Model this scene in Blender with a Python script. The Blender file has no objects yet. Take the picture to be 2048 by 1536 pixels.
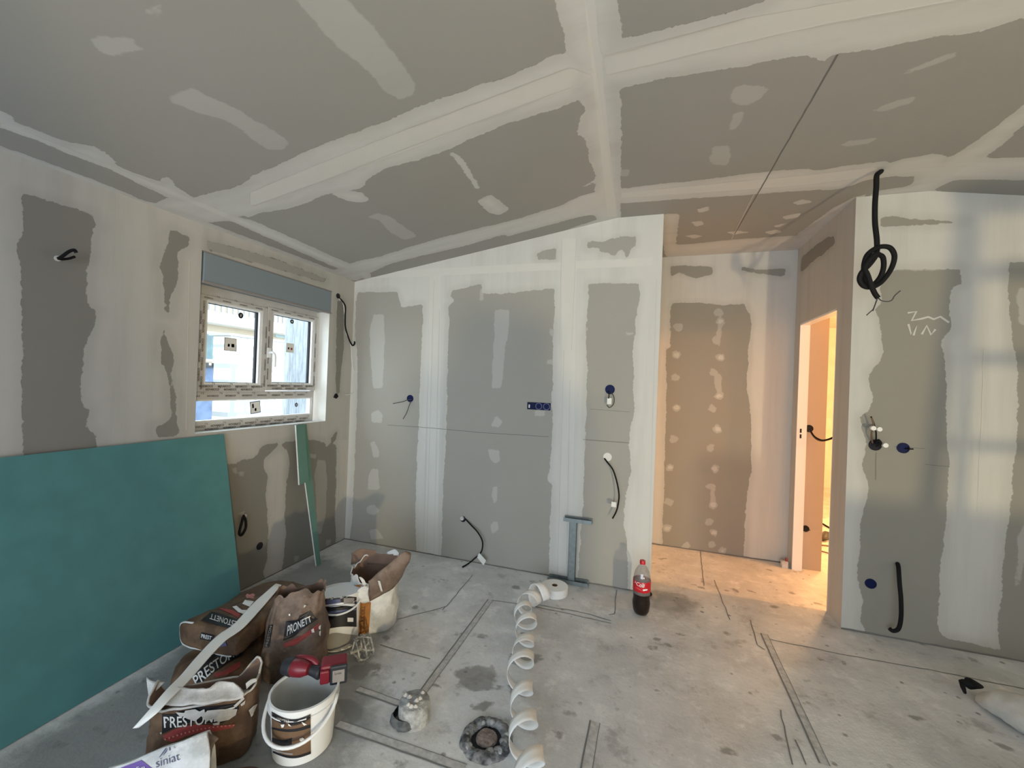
import bpy, bmesh, math, random
import numpy as np
from mathutils import Vector, Matrix, noise
from mathutils.bvhtree import BVHTree

sc = bpy.context.scene
COL = sc.collection
random.seed(7)

# ------------------------------------------------------------------ camera
F = 819.15                       # focal length in pixels of the 2048x1536 frame
YAW, PITCH, ROLL = -.309140, .0027780, .0374640
CAMZ = 1.42
fw = Vector((math.sin(YAW)*math.cos(PITCH), math.cos(YAW)*math.cos(PITCH), math.sin(PITCH)))
r0 = Vector((math.cos(YAW), -math.sin(YAW), 0)); u0 = r0.cross(fw)
RT = r0*math.cos(ROLL) + u0*math.sin(ROLL)
UP = -r0*math.sin(ROLL) + u0*math.cos(ROLL)
EYE = Vector((0, 0, CAMZ))
cd = bpy.data.cameras.new('camera'); cam = bpy.data.objects.new('camera', cd); COL.objects.link(cam)
cam.matrix_world = Matrix.Translation(EYE) @ Matrix((RT, UP, -fw)).transposed().to_4x4()
cd.sensor_width = 36; cd.lens = 36*F/2048; cd.clip_start = .05; cd.clip_end = 200
sc.camera = cam

# ------------------------------------------------------------------ exposure, sky, lamps
sc.view_settings.view_transform = 'Standard'; sc.view_settings.look = 'None'
sc.view_settings.gamma = 1; sc.view_settings.use_curve_mapping = False
sc.view_settings.exposure = 0.12
w = bpy.data.worlds.new('world'); sc.world = w; w.use_nodes = True
bg = w.node_tree.nodes['Background']
bg.inputs[0].default_value = (.79, .895, 1.0, 1); bg.inputs[1].default_value = 6.6

def lamp(name, kind, loc, power, color, size=.1, target=None, **kw):
    l = bpy.data.lights.new(name, kind); l.energy = power; l.color = color
    if kind == 'AREA': l.shape = 'RECTANGLE'; l.size, l.size_y = size
    else: l.shadow_soft_size = size
    for k, v in kw.items():
        if k != 'portal': setattr(l, k, v)
    if kw.get('portal'): l.cycles.is_portal = True
    o = bpy.data.objects.new(name, l); COL.objects.link(o); o.location = loc
    if target is not None:
        o.rotation_euler = (Vector(target)-Vector(loc)).to_track_quat('-Z', 'Y').to_euler()
    return o
LAMP = Vector((2.3, -1.9, .42))          # site flood lamp standing low behind the camera
lamp('work_lamp_light', 'SPOT', LAMP, 330, (1.0, .81, .47), .07, (2.75, 1.0, 1.35), spot_size=math.radians(128), spot_blend=.12)
lamp('bulb_light', 'POINT', (2.15, 5.0, 1.75), 100, (1.0, .52, .20), .14)
lamp('hall_fill_light', 'POINT', (3.7, 3.30, 2.1), 230, (1.0, .43, .14), .06)  # added fill without a bulb of its own, warms the hall's back wall
# portals: sky light comes in through the two glazed openings
lamp('portal_rear', 'AREA', (-.2, -3.18, 1.15), 1, (1, 1, 1), (3.2, 2.3), (-.2, 0, 1.15), portal=True)
lamp('portal_side', 'AREA', (-2.75, 2.22, 1.55), 1, (1, 1, 1), (1.05, 1.0), (0, 2.22, 1.55), portal=True)

# ------------------------------------------------------------------ pixel -> point on a real plane
def ray(x, y): return fw + RT*((x-1024)/F) + UP*((768-y)/F)
def at(x, y, p0, n):
    d = ray(x, y); n = Vector(n); t = (Vector(p0)-EYE).dot(n)/d.dot(n); return EYE + d*t
def ax(x, y, axis, val):
    n = [0, 0, 0]; n[axis] = 1; p = [0, 0, 0]; p[axis] = val
    return at(x, y, p, n)
def fl(x, y, z=0): return ax(x, y, 2, z)

# room (metres)
XL, YB = -2.47, 3.03
HX0, HX1, HY = .098, 1.21, 4.02
XC1, XC2, ZP, ZE = -.217, 1.57, 2.655, 2.285
SL = (ZP-ZE)/(XC1-XL); SR = -.17
XR, YR = 4.0, -3.0
def zc(x): return ZE+SL*(x-XL) if x < XC1 else (ZP if x < XC2 else ZP+SR*(x-XC2))

# ------------------------------------------------------------------ materials
def newmat(name):
    m = bpy.data.materials.new(name); m.use_nodes = True
    nt = m.node_tree; b = nt.nodes['Principled BSDF']
    return m, nt, b
def nd(nt, t, **kw):
    n = nt.nodes.new(t)
    for k, v in kw.items():
        if isinstance(k, str) and hasattr(n, k): setattr(n, k, v)
    return n
def plain(name, col, rough=.6, metal=0, noisy=0, nscale=20, bump=0, spec=None, trans=0, col2=None):
    m, nt, b = newmat(name)
    b.inputs['Base Color'].default_value = (*col, 1); b.inputs['Roughness'].default_value = rough
    b.inputs['Metallic'].default_value = metal
    if spec is not None: b.inputs['Specular IOR Level'].default_value = spec
    if trans: b.inputs['Transmission Weight'].default_value = trans
    if noisy or bump:
        tc = nd(nt, 'ShaderNodeTexCoord'); no = nd(nt, 'ShaderNodeTexNoise')
        no.inputs['Scale'].default_value = nscale; no.inputs['Detail'].default_value = 6
        nt.links.new(tc.outputs['Object'], no.inputs['Vector'])
        if noisy:
            r = nd(nt, 'ShaderNodeValToRGB'); nt.links.new(no.outputs['Fac'], r.inputs[0])
            c2 = col2 or tuple(c*(1-noisy) for c in col)
            r.color_ramp.elements[0].position = .35; r.color_ramp.elements[0].color = (*c2, 1)
            r.color_ramp.elements[1].position = .65; r.color_ramp.elements[1].color = (*col, 1)
            nt.links.new(r.outputs[0], b.inputs['Base Color'])
        if bump:
            bp = nd(nt, 'ShaderNodeBump'); bp.inputs['Strength'].default_value = bump; bp.inputs['Distance'].default_value = .01
            nt.links.new(no.outputs['Fac'], bp.inputs['Height']); nt.links.new(bp.outputs[0], b.inputs['Normal'])
    return m
def math_(nt, op, a, b=None, c=None):
    n = nd(nt, 'ShaderNodeMath', operation=op)
    for i, v in enumerate((a, b, c)):
        if v is None: continue
        if isinstance(v, (int, float)): n.inputs[i].default_value = v
        else: nt.links.new(v, n.inputs[i])
    return n.outputs[0]
def noise_(nt, vec, scale, detail=4, rough=.55):
    n = nd(nt, 'ShaderNodeTexNoise'); n.inputs['Scale'].default_value = scale
    n.inputs['Detail'].default_value = detail; n.inputs['Roughness'].default_value = rough
    nt.links.new(vec, n.inputs['Vector']); return n.outputs['Fac']
def mixc(nt, fac, a, b):
    n = nd(nt, 'ShaderNodeMix', data_type='RGBA')
    for i, v in ((0, fac), (6, a), (7, b)):
        if isinstance(v, (int, float)): n.inputs[i].default_value = v
        elif isinstance(v, tuple): n.inputs[i].default_value = (*v, 1)
        else: nt.links.new(v, n.inputs[i])
    return n.outputs[2]
def smooth(nt, v, lo, hi):
    n = nd(nt, 'ShaderNodeMapRange', interpolation_type='SMOOTHSTEP')
    nt.links.new(v, n.inputs[0]); n.inputs[1].default_value = lo; n.inputs[2].default_value = hi
    return n.outputs[0]
def attr(nt, name):
    n = nd(nt, 'ShaderNodeAttribute', attribute_name=name); return n.outputs['Fac']

def drywall(name, board, plaster, streak=(1, 1, 1), hazef=.5):
    """grey board with joint compound laid on it; the compound's outline is a distance field on the mesh"""
    m, nt, b = newmat(name)
    tc = nd(nt, 'ShaderNodeTexCoord'); P = tc.outputs['Object']
    mp = nd(nt, 'ShaderNodeMapping'); mp.inputs['Scale'].default_value = streak; nt.links.new(P, mp.inputs['Vector'])
    n1 = noise_(nt, P, 14, 5); n2 = noise_(nt, P, 60, 3); n3 = noise_(nt, P, 1.6, 3); ns = noise_(nt, mp.outputs[0], 9, 6, .65)
    wob = math_(nt, 'ADD', math_(nt, 'MULTIPLY', math_(nt, 'SUBTRACT', n1, .5), .034), math_(nt, 'MULTIPLY', math_(nt, 'SUBTRACT', n2, .5), .016))
    a1 = smooth(nt, math_(nt, 'ADD', attr(nt, 'plaster'), wob), -.0022, .0022)
    a2 = smooth(nt, math_(nt, 'ADD', attr(nt, 'haze'), wob), -.005, .005)
    a3 = smooth(nt, math_(nt, 'ADD', attr(nt, 'tape'), math_(nt, 'MULTIPLY', wob, .3)), -.003, .003)
    a2 = math_(nt, 'MULTIPLY', a2, math_(nt, 'ADD', hazef-.2, math_(nt, 'MULTIPLY', ns, .5)))
    cov = math_(nt, 'MAXIMUM', a1, a2)
    # the compound is thinner in some trowel strokes, so a little board shows through
    thin = math_(nt, 'SUBTRACT', 1.0, math_(nt, 'MULTIPLY', smooth(nt, ns, .42, .72), .20))
    thin = math_(nt, 'MAXIMUM', thin, a3)
    edge = math_(nt, 'SUBTRACT', 1.0, smooth(nt, math_(nt, 'ADD', attr(nt, 'plaster'), math_(nt, 'MULTIPLY', math_(nt, 'SUBTRACT', n3, .5), .10)), .0, .06))
    thin = math_(nt, 'MULTIPLY', thin, math_(nt, 'SUBTRACT', 1.0, math_(nt, 'MULTIPLY', edge, .22)))
    cov = math_(nt, 'MULTIPLY', cov, thin)
    bc = mixc(nt, n3, tuple(c*.95 for c in board), tuple(c*1.05 for c in board))
    pc = mixc(nt, a3, plaster, tuple(min(1, c*k) for c, k in zip(plaster, (1.05, 1.045, 1.03))))
    pc = mixc(nt, math_(nt, 'MULTIPLY', n1, .16), pc, tuple(c*.72 for c in plaster))
    col = mixc(nt, cov, bc, pc)
    nt.links.new(col, b.inputs['Base Color']); b.inputs['Roughness'].default_value = .85
    b.inputs['Specular IOR Level'].default_value = .25
    h = math_(nt, 'ADD', math_(nt, 'MULTIPLY', cov, .5), math_(nt, 'ADD', math_(nt, 'MULTIPLY', math_(nt, 'MULTIPLY', ns, a1), .5), math_(nt, 'MULTIPLY', a3, .35)))
    bp = nd(nt, 'ShaderNodeBump'); bp.inputs['Strength'].default_value = .35; bp.inputs['Distance'].default_value = .004
    nt.links.new(h, bp.inputs['Height']); nt.links.new(bp.outputs[0], b.inputs['Normal'])
    return m
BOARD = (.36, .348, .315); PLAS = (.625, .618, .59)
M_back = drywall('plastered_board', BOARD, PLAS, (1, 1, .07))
M_shaded = drywall('plastered_board_shaded', (.27, .258, .225), (.54, .53, .495), (1, 1, .07))  # same board; shade of right and hall walls put into the colour
M_shaded_left = drywall('plastered_board_shaded_left', (.22, .212, .195), (.46, .452, .43), (1, 1, .07))  # same board again, the left wall's dimmer light put into the colour
M_ceil = drywall('plastered_board_ceiling', (.325, .318, .30), (.60, .598, .585), (.12, .8, 1), .42)
M_white = plain('white_filler', (.76, .75, .71), .85, noisy=.1, nscale=6)
M_line = plain('pencil_line', (.16, .15, .14), .9)
M_soft = plain('ridge_line', (.55, .54, .51), .9)
M_gyp = plain('gypsum_core', (.72, .71, .68), .9)
M_pvc = plain('white_pvc', (.80, .81, .82), .3)
M_film = plain('grey_film', (.56, .55, .545), .45, noisy=.12, nscale=12)
M_ink = plain('black_ink', (.06, .05, .05), .6)
M_box = plain('shutter_grey', (.20, .245, .28), .5)
M_black = plain('black_rubber', (.006, .006, .007), .75, spec=.25)
M_wire = plain('grey_wire', (.05, .05, .05), .5)
M_whitewire = plain('white_wire', (.75, .75, .74), .4)
M_blue = plain('blue_plastic', (.002, .007, .062), .6, spec=.2)
M_dark = plain('dark_hole', (.006, .006, .012), .8)  # near-black for dark parts, and painted shade inside holes
M_tag = plain('white_tag', (.75, .75, .72), .6)
M_green = plain('green_board_paper', (.085, .235, .245), .75, noisy=.10, nscale=9, spec=.3)
M_green2 = plain('sage_board_paper', (.12, .235, .20), .75, noisy=.08, nscale=9, spec=.3)
M_zinc = plain('galvanised_steel', (.26, .30, .31), .45, metal=.6, noisy=.2, nscale=30)
def paper(name, c1, c2, s1=7):
    m, nt, b = newmat(name); tc = nd(nt, 'ShaderNodeTexCoord'); P = tc.outputs['Object']
    rd = nd(nt, 'ShaderNodeTexNoise', noise_type='RIDGED_MULTIFRACTAL'); rd.inputs['Scale'].default_value = s1; rd.inputs['Detail'].default_value = 4; rd.inputs['Distortion'].default_value = .6; nt.links.new(P, rd.inputs['Vector'])
    n1 = noise_(nt, P, 8, 6, .65); n2 = noise_(nt, P, 40, 4)
    c = mixc(nt, smooth(nt, n1, .38, .64), c1, c2); c = mixc(nt, math_(nt, 'MULTIPLY', smooth(nt, n2, .60, .75), .25), c, tuple(min(1, v*2.2) for v in c2))
    nt.links.new(c, b.inputs['Base Color']); b.inputs['Roughness'].default_value = .62
    bp = nd(nt, 'ShaderNodeBump'); bp.inputs['Strength'].default_value = .9; bp.inputs['Distance'].default_value = .012
    nt.links.new(math_(nt, 'ADD', rd.outputs['Fac'], n1), bp.inputs['Height']); nt.links.new(bp.outputs[0], b.inputs['Normal']); return m
M_kraft = paper('kraft_paper', (.085, .048, .028), (.165, .098, .056))
M_kraft2 = paper('dusty_kraft_paper', (.10, .068, .052), (.20, .145, .115))
M_kraftin = plain('bag_lining', (.24, .155, .115), .85, noisy=.25, nscale=9, bump=.4)
M_powder = plain('plaster_powder', (.62, .60, .58), .95, noisy=.25, nscale=25, bump=.8)
M_pw = paper('white_paper', (.50, .51, .51), (.76, .77, .77), 9)
M_tape = plain('joint_tape', (.92, .92, .90), .6)
M_lblack = plain('label_black', (.012, .012, .016), .5)
M_lred = plain('label_red', (.33, .055, .05), .6)
M_lpink = plain('label_pink', (.55, .22, .2), .6)
M_lwhite = plain('label_white', (.75, .75, .74), .6)
M_lorange = plain('label_orange', (.48, .20, .05), .6, noisy=.3, nscale=14)
M_lbrown = plain('label_brown', (.16, .095, .055), .5, noisy=.3, nscale=12)
M_lgrey = plain('label_grey', (.25, .23, .22), .5)
M_purple = plain('label_purple', (.17, .10, .36), .5)
M_lblue = plain('label_slate', (.10, .11, .20), .5)
M_bucket = plain('bucket_plastic', (.74, .76, .78), .32)
M_bucketin = plain('bucket_inside', (.66, .69, .68), .6, noisy=.25, nscale=8)
M_splash = plain('grey_wash', (.30, .29, .27), .8, noisy=.2, nscale=9)
M_red = plain('tool_red', (.17, .013, .025), .38)
M_grip = plain('tool_black', (.018, .02, .028), .55)
M_steel = plain('steel', (.45, .45, .44), .35, metal=.9, noisy=.4, nscale=60)
M_conc = plain('rough_concrete', (.42, .43, .43), .95, noisy=.45, nscale=40, bump=1)
M_cdark = plain('dark_concrete', (.33, .34, .35), .95, noisy=.6, nscale=34, bump=1, col2=(.05, .05, .055))
M_brick = plain('pinkish_rubble', (.30, .24, .22), .95, noisy=.4, nscale=50, bump=1)
M_coke = plain('cola', (.010, .004, .003), .15)
M_cokered = plain('cola_red', (.52, .008, .02), .35)
M_groove = plain('filled_groove', (.60, .60, .595), .9, noisy=.3, nscale=40)
M_crack = plain('floor_crack', (.20, .20, .20), .95)
M_glass = bpy.data.materials.new('window_glass'); M_glass.use_nodes = True
nt = M_glass.node_tree; nt.nodes.clear()
o_ = nd(nt, 'ShaderNodeOutputMaterial'); t_ = nd(nt, 'ShaderNodeBsdfTransparent'); g_ = nd(nt, 'ShaderNodeBsdfGlossy')
t_.inputs[0].default_value = (.93, .97, .97, 1); g_.inputs['Roughness'].default_value = .02
x_ = nd(nt, 'ShaderNodeMixShader'); x_.inputs[0].default_value = .05
nt.links.new(t_.outputs[0], x_.inputs[1]); nt.links.new(g_.outputs[0], x_.inputs[2]); nt.links.new(x_.outputs[0], o_.inputs[0])
M_pet = bpy.data.materials.new('clear_plastic'); M_pet.use_nodes = True
nt = M_pet.node_tree; nt.nodes.clear()
o_ = nd(nt, 'ShaderNodeOutputMaterial'); t_ = nd(nt, 'ShaderNodeBsdfTransparent'); g_ = nd(nt, 'ShaderNodeBsdfGlossy'); d_ = nd(nt, 'ShaderNodeBsdfDiffuse')
t_.inputs[0].default_value = (.9, .88, .88, 1); g_.inputs['Roughness'].default_value = .08; d_.inputs[0].default_value = (.5, .45, .45, 1)
x_ = nd(nt, 'ShaderNodeMixShader'); x_.inputs[0].default_value = .13; y_ = nd(nt, 'ShaderNodeMixShader'); y_.inputs[0].default_value = .22
nt.links.new(t_.outputs[0], x_.inputs[1]); nt.links.new(g_.outputs[0], x_.inputs[2])
nt.links.new(x_.outputs[0], y_.inputs[1]); nt.links.new(d_.outputs[0], y_.inputs[2]); nt.links.new(y_.outputs[0], o_.inputs[0])

def floor_mat():
    m, nt, b = newmat('dusty_concrete_floor')
    tc = nd(nt, 'ShaderNodeTexCoord'); P = tc.outputs['Object']
    n1 = noise_(nt, P, 1.9, 8, .68); n2 = noise_(nt, P, 5, 10, .74); n3 = noise_(nt, P, 45, 4, .7); n4 = noise_(nt, P, 17, 5)
    c = mixc(nt, smooth(nt, n1, .38, .62), (.56, .565, .565), (.70, .71, .715))
    c = mixc(nt, math_(nt, 'MULTIPLY', smooth(nt, n2, .51, .66), .9), c, (.80, .80, .80))
    c = mixc(nt, math_(nt, 'MULTIPLY', smooth(nt, n2, .47, .33), .75), c, (.36, .36, .355))
    vo = nd(nt, 'ShaderNodeTexVoronoi'); vo.inputs['Scale'].default_value = 15; nt.links.new(P, vo.inputs['Vector'])
    sp = math_(nt, 'ADD', vo.outputs['Distance'], math_(nt, 'MULTIPLY', math_(nt, 'SUBTRACT', n4, .5), .35))
    spots = math_(nt, 'MULTIPLY', smooth(nt, sp, .19, .09), smooth(nt, n1, .50, .58))
    c = mixc(nt, math_(nt, 'MULTIPLY', spots, .75), c, (.16, .155, .15))
    c = mixc(nt, math_(nt, 'MULTIPLY', smooth(nt, n3, .60, .74), .4), c, (.74, .74, .73))
    wob = math_(nt, 'ADD', math_(nt, 'MULTIPLY', math_(nt, 'SUBTRACT', n4, .5), .07), math_(nt, 'MULTIPLY', math_(nt, 'SUBTRACT', n3, .5), .025))
    st = smooth(nt, math_(nt, 'ADD', attr(nt, 'stain'), wob), -.006, .012)
    c = mixc(nt, math_(nt, 'MULTIPLY', st, math_(nt, 'ADD', .50, math_(nt, 'MULTIPLY', n2, .3))), c, (.15, .14, .125))
    du = smooth(nt, math_(nt, 'ADD', attr(nt, 'grime'), math_(nt, 'MULTIPLY', wob, 2.0)), -.05, .07)
    c = mixc(nt, math_(nt, 'MULTIPLY', du, .72), c, (.19, .20, .20))
    dz = smooth(nt, math_(nt, 'ADD', attr(nt, 'dust'), math_(nt, 'MULTIPLY', wob, 1.2)), -.01, .03)
    c = mixc(nt, math_(nt, 'MULTIPLY', dz, .22), c, (.78, .78, .77))
    nt.links.new(c, b.inputs['Base Color']); b.inputs['Roughness'].default_value = .62
    rr = nd(nt, 'ShaderNodeMapRange'); nt.links.new(n2, rr.inputs[0]); rr.inputs[3].default_value = .42; rr.inputs[4].default_value = .85
    nt.links.new(rr.outputs[0], b.inputs['Roughness'])
    bp = nd(nt, 'ShaderNodeBump'); bp.inputs['Strength'].default_value = .35; bp.inputs['Distance'].default_value = .006
    nt.links.new(math_(nt, 'ADD', n3, n2), bp.inputs['Height']); nt.links.new(bp.outputs[0], b.inputs['Normal'])
    return m
M_floor = floor_mat()

# ------------------------------------------------------------------ object helpers
def link(name, me, parent=None, mat=None):
    o = bpy.data.objects.new(name, me); COL.objects.link(o)
    if parent is not None: o.parent = parent
    if mat is not None: me.materials.append(mat)
    return o
def tag(o, label, cat, group=None):
    o['label'] = label; o['category'] = cat
    if group: o['group'] = group
    return o
def thing(name, label, cat, loc=(0, 0, 0), group=None):
    o = bpy.data.objects.new(name, None); COL.objects.link(o); o.location = loc; o.empty_display_size = .05
    bpy.context.view_layer.update()
    return tag(o, label, cat, group)
def struct(o): o['kind'] = 'structure'; return o
class MB:
    def __init__(s): s.v = []; s.f = []; s.m = []; s.cur = 0
    def add(s, vs, fs):
        k = len(s.v); s.v += [tuple(p) for p in vs]; s.f += [tuple(i+k for i in f) for f in fs]; s.m += [s.cur]*len(fs); return s
    def box(s, a, b, T=None):
        x0, y0, z0 = a; x1, y1, z1 = b
        vs = [(x0, y0, z0), (x1, y0, z0), (x1, y1, z0), (x0, y1, z0), (x0, y0, z1), (x1, y0, z1), (x1, y1, z1), (x0, y1, z1)]
        if T is not None: vs = [T @ Vector(v) for v in vs]
        return s.add(vs, [(0, 3, 2, 1), (4, 5, 6, 7), (0, 1, 5, 4), (1, 2, 6, 5), (2, 3, 7, 6), (3, 0, 4, 7)])
    def tube(s, pts, r, n=10, cap=True, closed=False):
        pts = [Vector(p) for p in pts]; rs = r if isinstance(r, (list, tuple)) else [r]*len(pts)
        vs = []; fs = []; prev = None
        for i, p in enumerate(pts):
            t = (pts[min(i+1, len(pts)-1)]-pts[max(i-1, 0)])
            if t.length < 1e-9: t = Vector((0, 0, 1))
            t.normalize()
            if prev is None:
                a = Vector((0, 0, 1)) if abs(t.z) < .9 else Vector((1, 0, 0)); nn = t.cross(a).normalized()
            else: nn = (prev - t*prev.dot(t)).normalized()
            prev = nn; bb = t.cross(nn)
            for k in range(n):
                an = 2*math.pi*k/n; vs.append(p + (nn*math.cos(an)+bb*math.sin(an))*rs[i])
        m = len(pts)
        for i in range(m-1):
            for k in range(n):
                k2 = (k+1) % n; fs.append((i*n+k, i*n+k2, (i+1)*n+k2, (i+1)*n+k))
        if cap: fs.append(tuple(range(n-1, -1, -1))); fs.append(tuple((m-1)*n+k for k in range(n)))
        return s.add(vs, fs)
    def lathe(s, prof, T=None, n=32, close=False):
        vs = []; fs = []
        for (r, z) in prof:
            for k in range(n):
                a = 2*math.pi*k/n; v = Vector((r*math.cos(a), r*math.sin(a), z)); vs.append(T @ v if T is not None else v)
        for i in range(len(prof)-1):
            for k in range(n):
                k2 = (k+1) % n; fs.append((i*n+k, i*n+k2, (i+1)*n+k2, (i+1)*n+k))
        return s.add(vs, fs)
    def build(s, name, mats, parent=None, smooth=False, bevel=0, auto=None):
        me = bpy.data.meshes.new(name); me.from_pydata(s.v, [], s.f); me.update()
        if not isinstance(mats, (list, tuple)): mats = [mats]
        for m in mats: me.materials.append(m)
        if len(mats) > 1:
            me.polygons.foreach_set('material_index', s.m)
        bm = bmesh.new(); bm.from_mesh(me); bmesh.ops.recalc_face_normals(bm, faces=bm.faces); bm.to_mesh(me); bm.free()
        if smooth:
            me.polygons.foreach_set('use_smooth', [True]*len(me.polygons))
            if auto: me.set_sharp_from_angle(angle=math.radians(auto))
        o = link(name, me, parent)
        if parent is not None: o.matrix_parent_inverse = parent.matrix_world.inverted()
        if bevel:
            md = o.modifiers.new('bevel', 'BEVEL'); md.width = bevel; md.segments = 2; md.limit_method = 'ANGLE'
        return o
def spline(pts, n=8):
    pts = [Vector(p) for p in pts]; out = []
    for i in range(len(pts)-1):
        p0 = pts[max(i-1, 0)]; p1 = pts[i]; p2 = pts[i+1]; p3 = pts[min(i+2, len(pts)-1)]
        for k in range(n):
            t = k/n
            out.append(.5*((2*p1)+(p2-p0)*t+(2*p0-5*p1+4*p2-p3)*t*t+(3*p1-p0-3*p2+p3)*t**3))
    out.append(pts[-1]); return out

# ------------------------------------------------------------------ surfaces carrying plaster outlines
PAD = .12
def seg_sdf(P, poly):
    """signed distance (inside positive) of points P to a closed polygon"""
    poly = np.asarray(poly, float); out = np.full(len(P), -PAD)
    lo, hi = poly.min(0)-PAD, poly.max(0)+PAD
    idx = np.nonzero(((P >= lo) & (P <= hi)).all(1))[0]
    if not len(idx): return out
    Q = P[idx]; d = np.full(len(Q), 1e9); ins = np.zeros(len(Q), bool)
    for a, b in zip(poly, np.roll(poly, -1, 0)):
        e = b-a; L = e@e
        if L < 1e-12: continue
        t = np.clip(((Q-a)@e)/L, 0, 1); dd = ((Q-(a+t[:, None]*e))**2).sum(1); d = np.minimum(d, dd)
        c = ((a[1] > Q[:, 1]) != (b[1] > Q[:, 1])); 
        if c.any():
            xx = a[0]+(Q[:, 1]-a[1])/((b[1]-a[1]) or 1e-12)*(b[0]-a[0]); ins ^= c & (Q[:, 0] < xx)
    d = np.sqrt(d); out[idx] = np.clip(np.where(ins, d, -d), -PAD, PAD); return out
def chaikin(p, n=1):
    p = [tuple(q) for q in p]
    for _ in range(n):
        q = []
        for a, b in zip(p, p[1:]+p[:1]):
            q.append(tuple(.91*x+.09*y for x, y in zip(a, b))); q.append(tuple(.09*x+.91*y for x, y in zip(a, b)))
        p = q
    return p
def crop(ox, oy, s, pts): return [(ox+s*x, oy+s*y) for x, y in pts]

class Surface:
    def __init__(s, us, vs, fn, hole=None):
        s.us, s.vs, s.fn, s.hole = us, vs, fn, hole
        U, V = np.meshgrid(us, vs, indexing='ij'); s.P = fn(U.ravel(), V.ravel())       # (N,3)
        s.lay = {}
        s.extra = MB()
    def to2(s, p): return (p[s.a0], p[s.a1])
    def layer(s, name, op, poly3, soft=1):
        P2 = s.P[:, [s.a0, s.a1]]
        q = seg_sdf(P2, chaikin([s.to2(p) for p in poly3], soft) if soft else [s.to2(p) for p in poly3])
        cur = s.lay.get(name)
        if cur is None: cur = np.full(len(s.P), -PAD)
        s.lay[name] = np.maximum(cur, q) if op == '+' else np.minimum(cur, -q)
    def fill(s, name): s.lay[name] = np.full(len(s.P), PAD)
    def build(s, name, mats, attrs=('plaster', 'haze', 'tape')):
        nu, nv = len(s.us), len(s.vs)
        I, J = np.meshgrid(np.arange(nu-1), np.arange(nv-1), indexing='ij'); I = I.ravel(); J = J.ravel()
        if s.hole:
            um = (s.us[I]+s.us[I+1])/2; vm = (s.vs[J]+s.vs[J+1])/2
            k = ~s.hole(um, vm); I, J = I[k], J[k]
        Fq = np.stack([I*nv+J, (I+1)*nv+J, (I+1)*nv+J+1, I*nv+J+1], 1)
        ev = np.array(s.extra.v).reshape(-1, 3); V = np.concatenate([s.P, ev]) if len(ev) else s.P
        faces = Fq.tolist() + [tuple(i+len(s.P) for i in f) for f in s.extra.f]
        me = bpy.data.meshes.new(name); me.from_pydata(V.tolist(), [], faces); me.update()
        for m in mats: me.materials.append(m)
        mi = [0]*len(Fq)+s.extra.m; me.polygons.foreach_set('material_index', mi)
        for a in attrs:
            d = me.attributes.new(a, 'FLOAT', 'POINT'); v = np.full(len(V), -PAD); v[:len(s.P)] = s.lay.get(a, np.full(len(s.P), -PAD)); d.data.foreach_set('value', v.astype(np.float32))
        o = link(name, me); return struct(o)
def ribbon(mb, pts, wd, nrm, off=.0015, jit=0, slot=1):
    """thin line laid on a plane (a joint, a crack, a pencil mark)"""
    nrm = Vector(nrm); L = []; pts = [Vector(p) for p in pts]
    if jit:
        q = []
        for a, b in zip(pts, pts[1:]):
            n = max(1, int((b-a).length/.05)); sd = (b-a).normalized().cross(nrm)
            for k in range(n): q.append(a+(b-a)*k/n+sd*random.uniform(-jit, jit))
        pts = q+[pts[-1]]
    for i, p in enumerate(pts):
        t = (pts[min(i+1, len(pts)-1)]-pts[max(i-1, 0)]).normalized(); s_ = t.cross(nrm)*wd/2
        L += [p+s_+nrm*off, p-s_+nrm*off]
    mb.cur = slot; mb.add(L, [(2*i, 2*i+1, 2*i+3, 2*i+2) for i in range(len(pts)-1)]); mb.cur = 0
def blob(cx, cy, rx, ry, seed, n=11):
    rnd = random.Random(seed)
    return [(cx+rx*math.cos(2*math.pi*k/n)*rnd.uniform(.65, 1.2), cy+ry*math.sin(2*math.pi*k/n)*rnd.uniform(.65, 1.2)) for k in range(n)]

# ================================================================== SETTING
def rng(a, b, st): n = max(1, int(round((b-a)/st))); return np.linspace(a, b, n+1)
def cat_(*r):
    out = list(r[0])
    for q in r[1:]: out += list(q[1:])
    return np.array(out)

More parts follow.
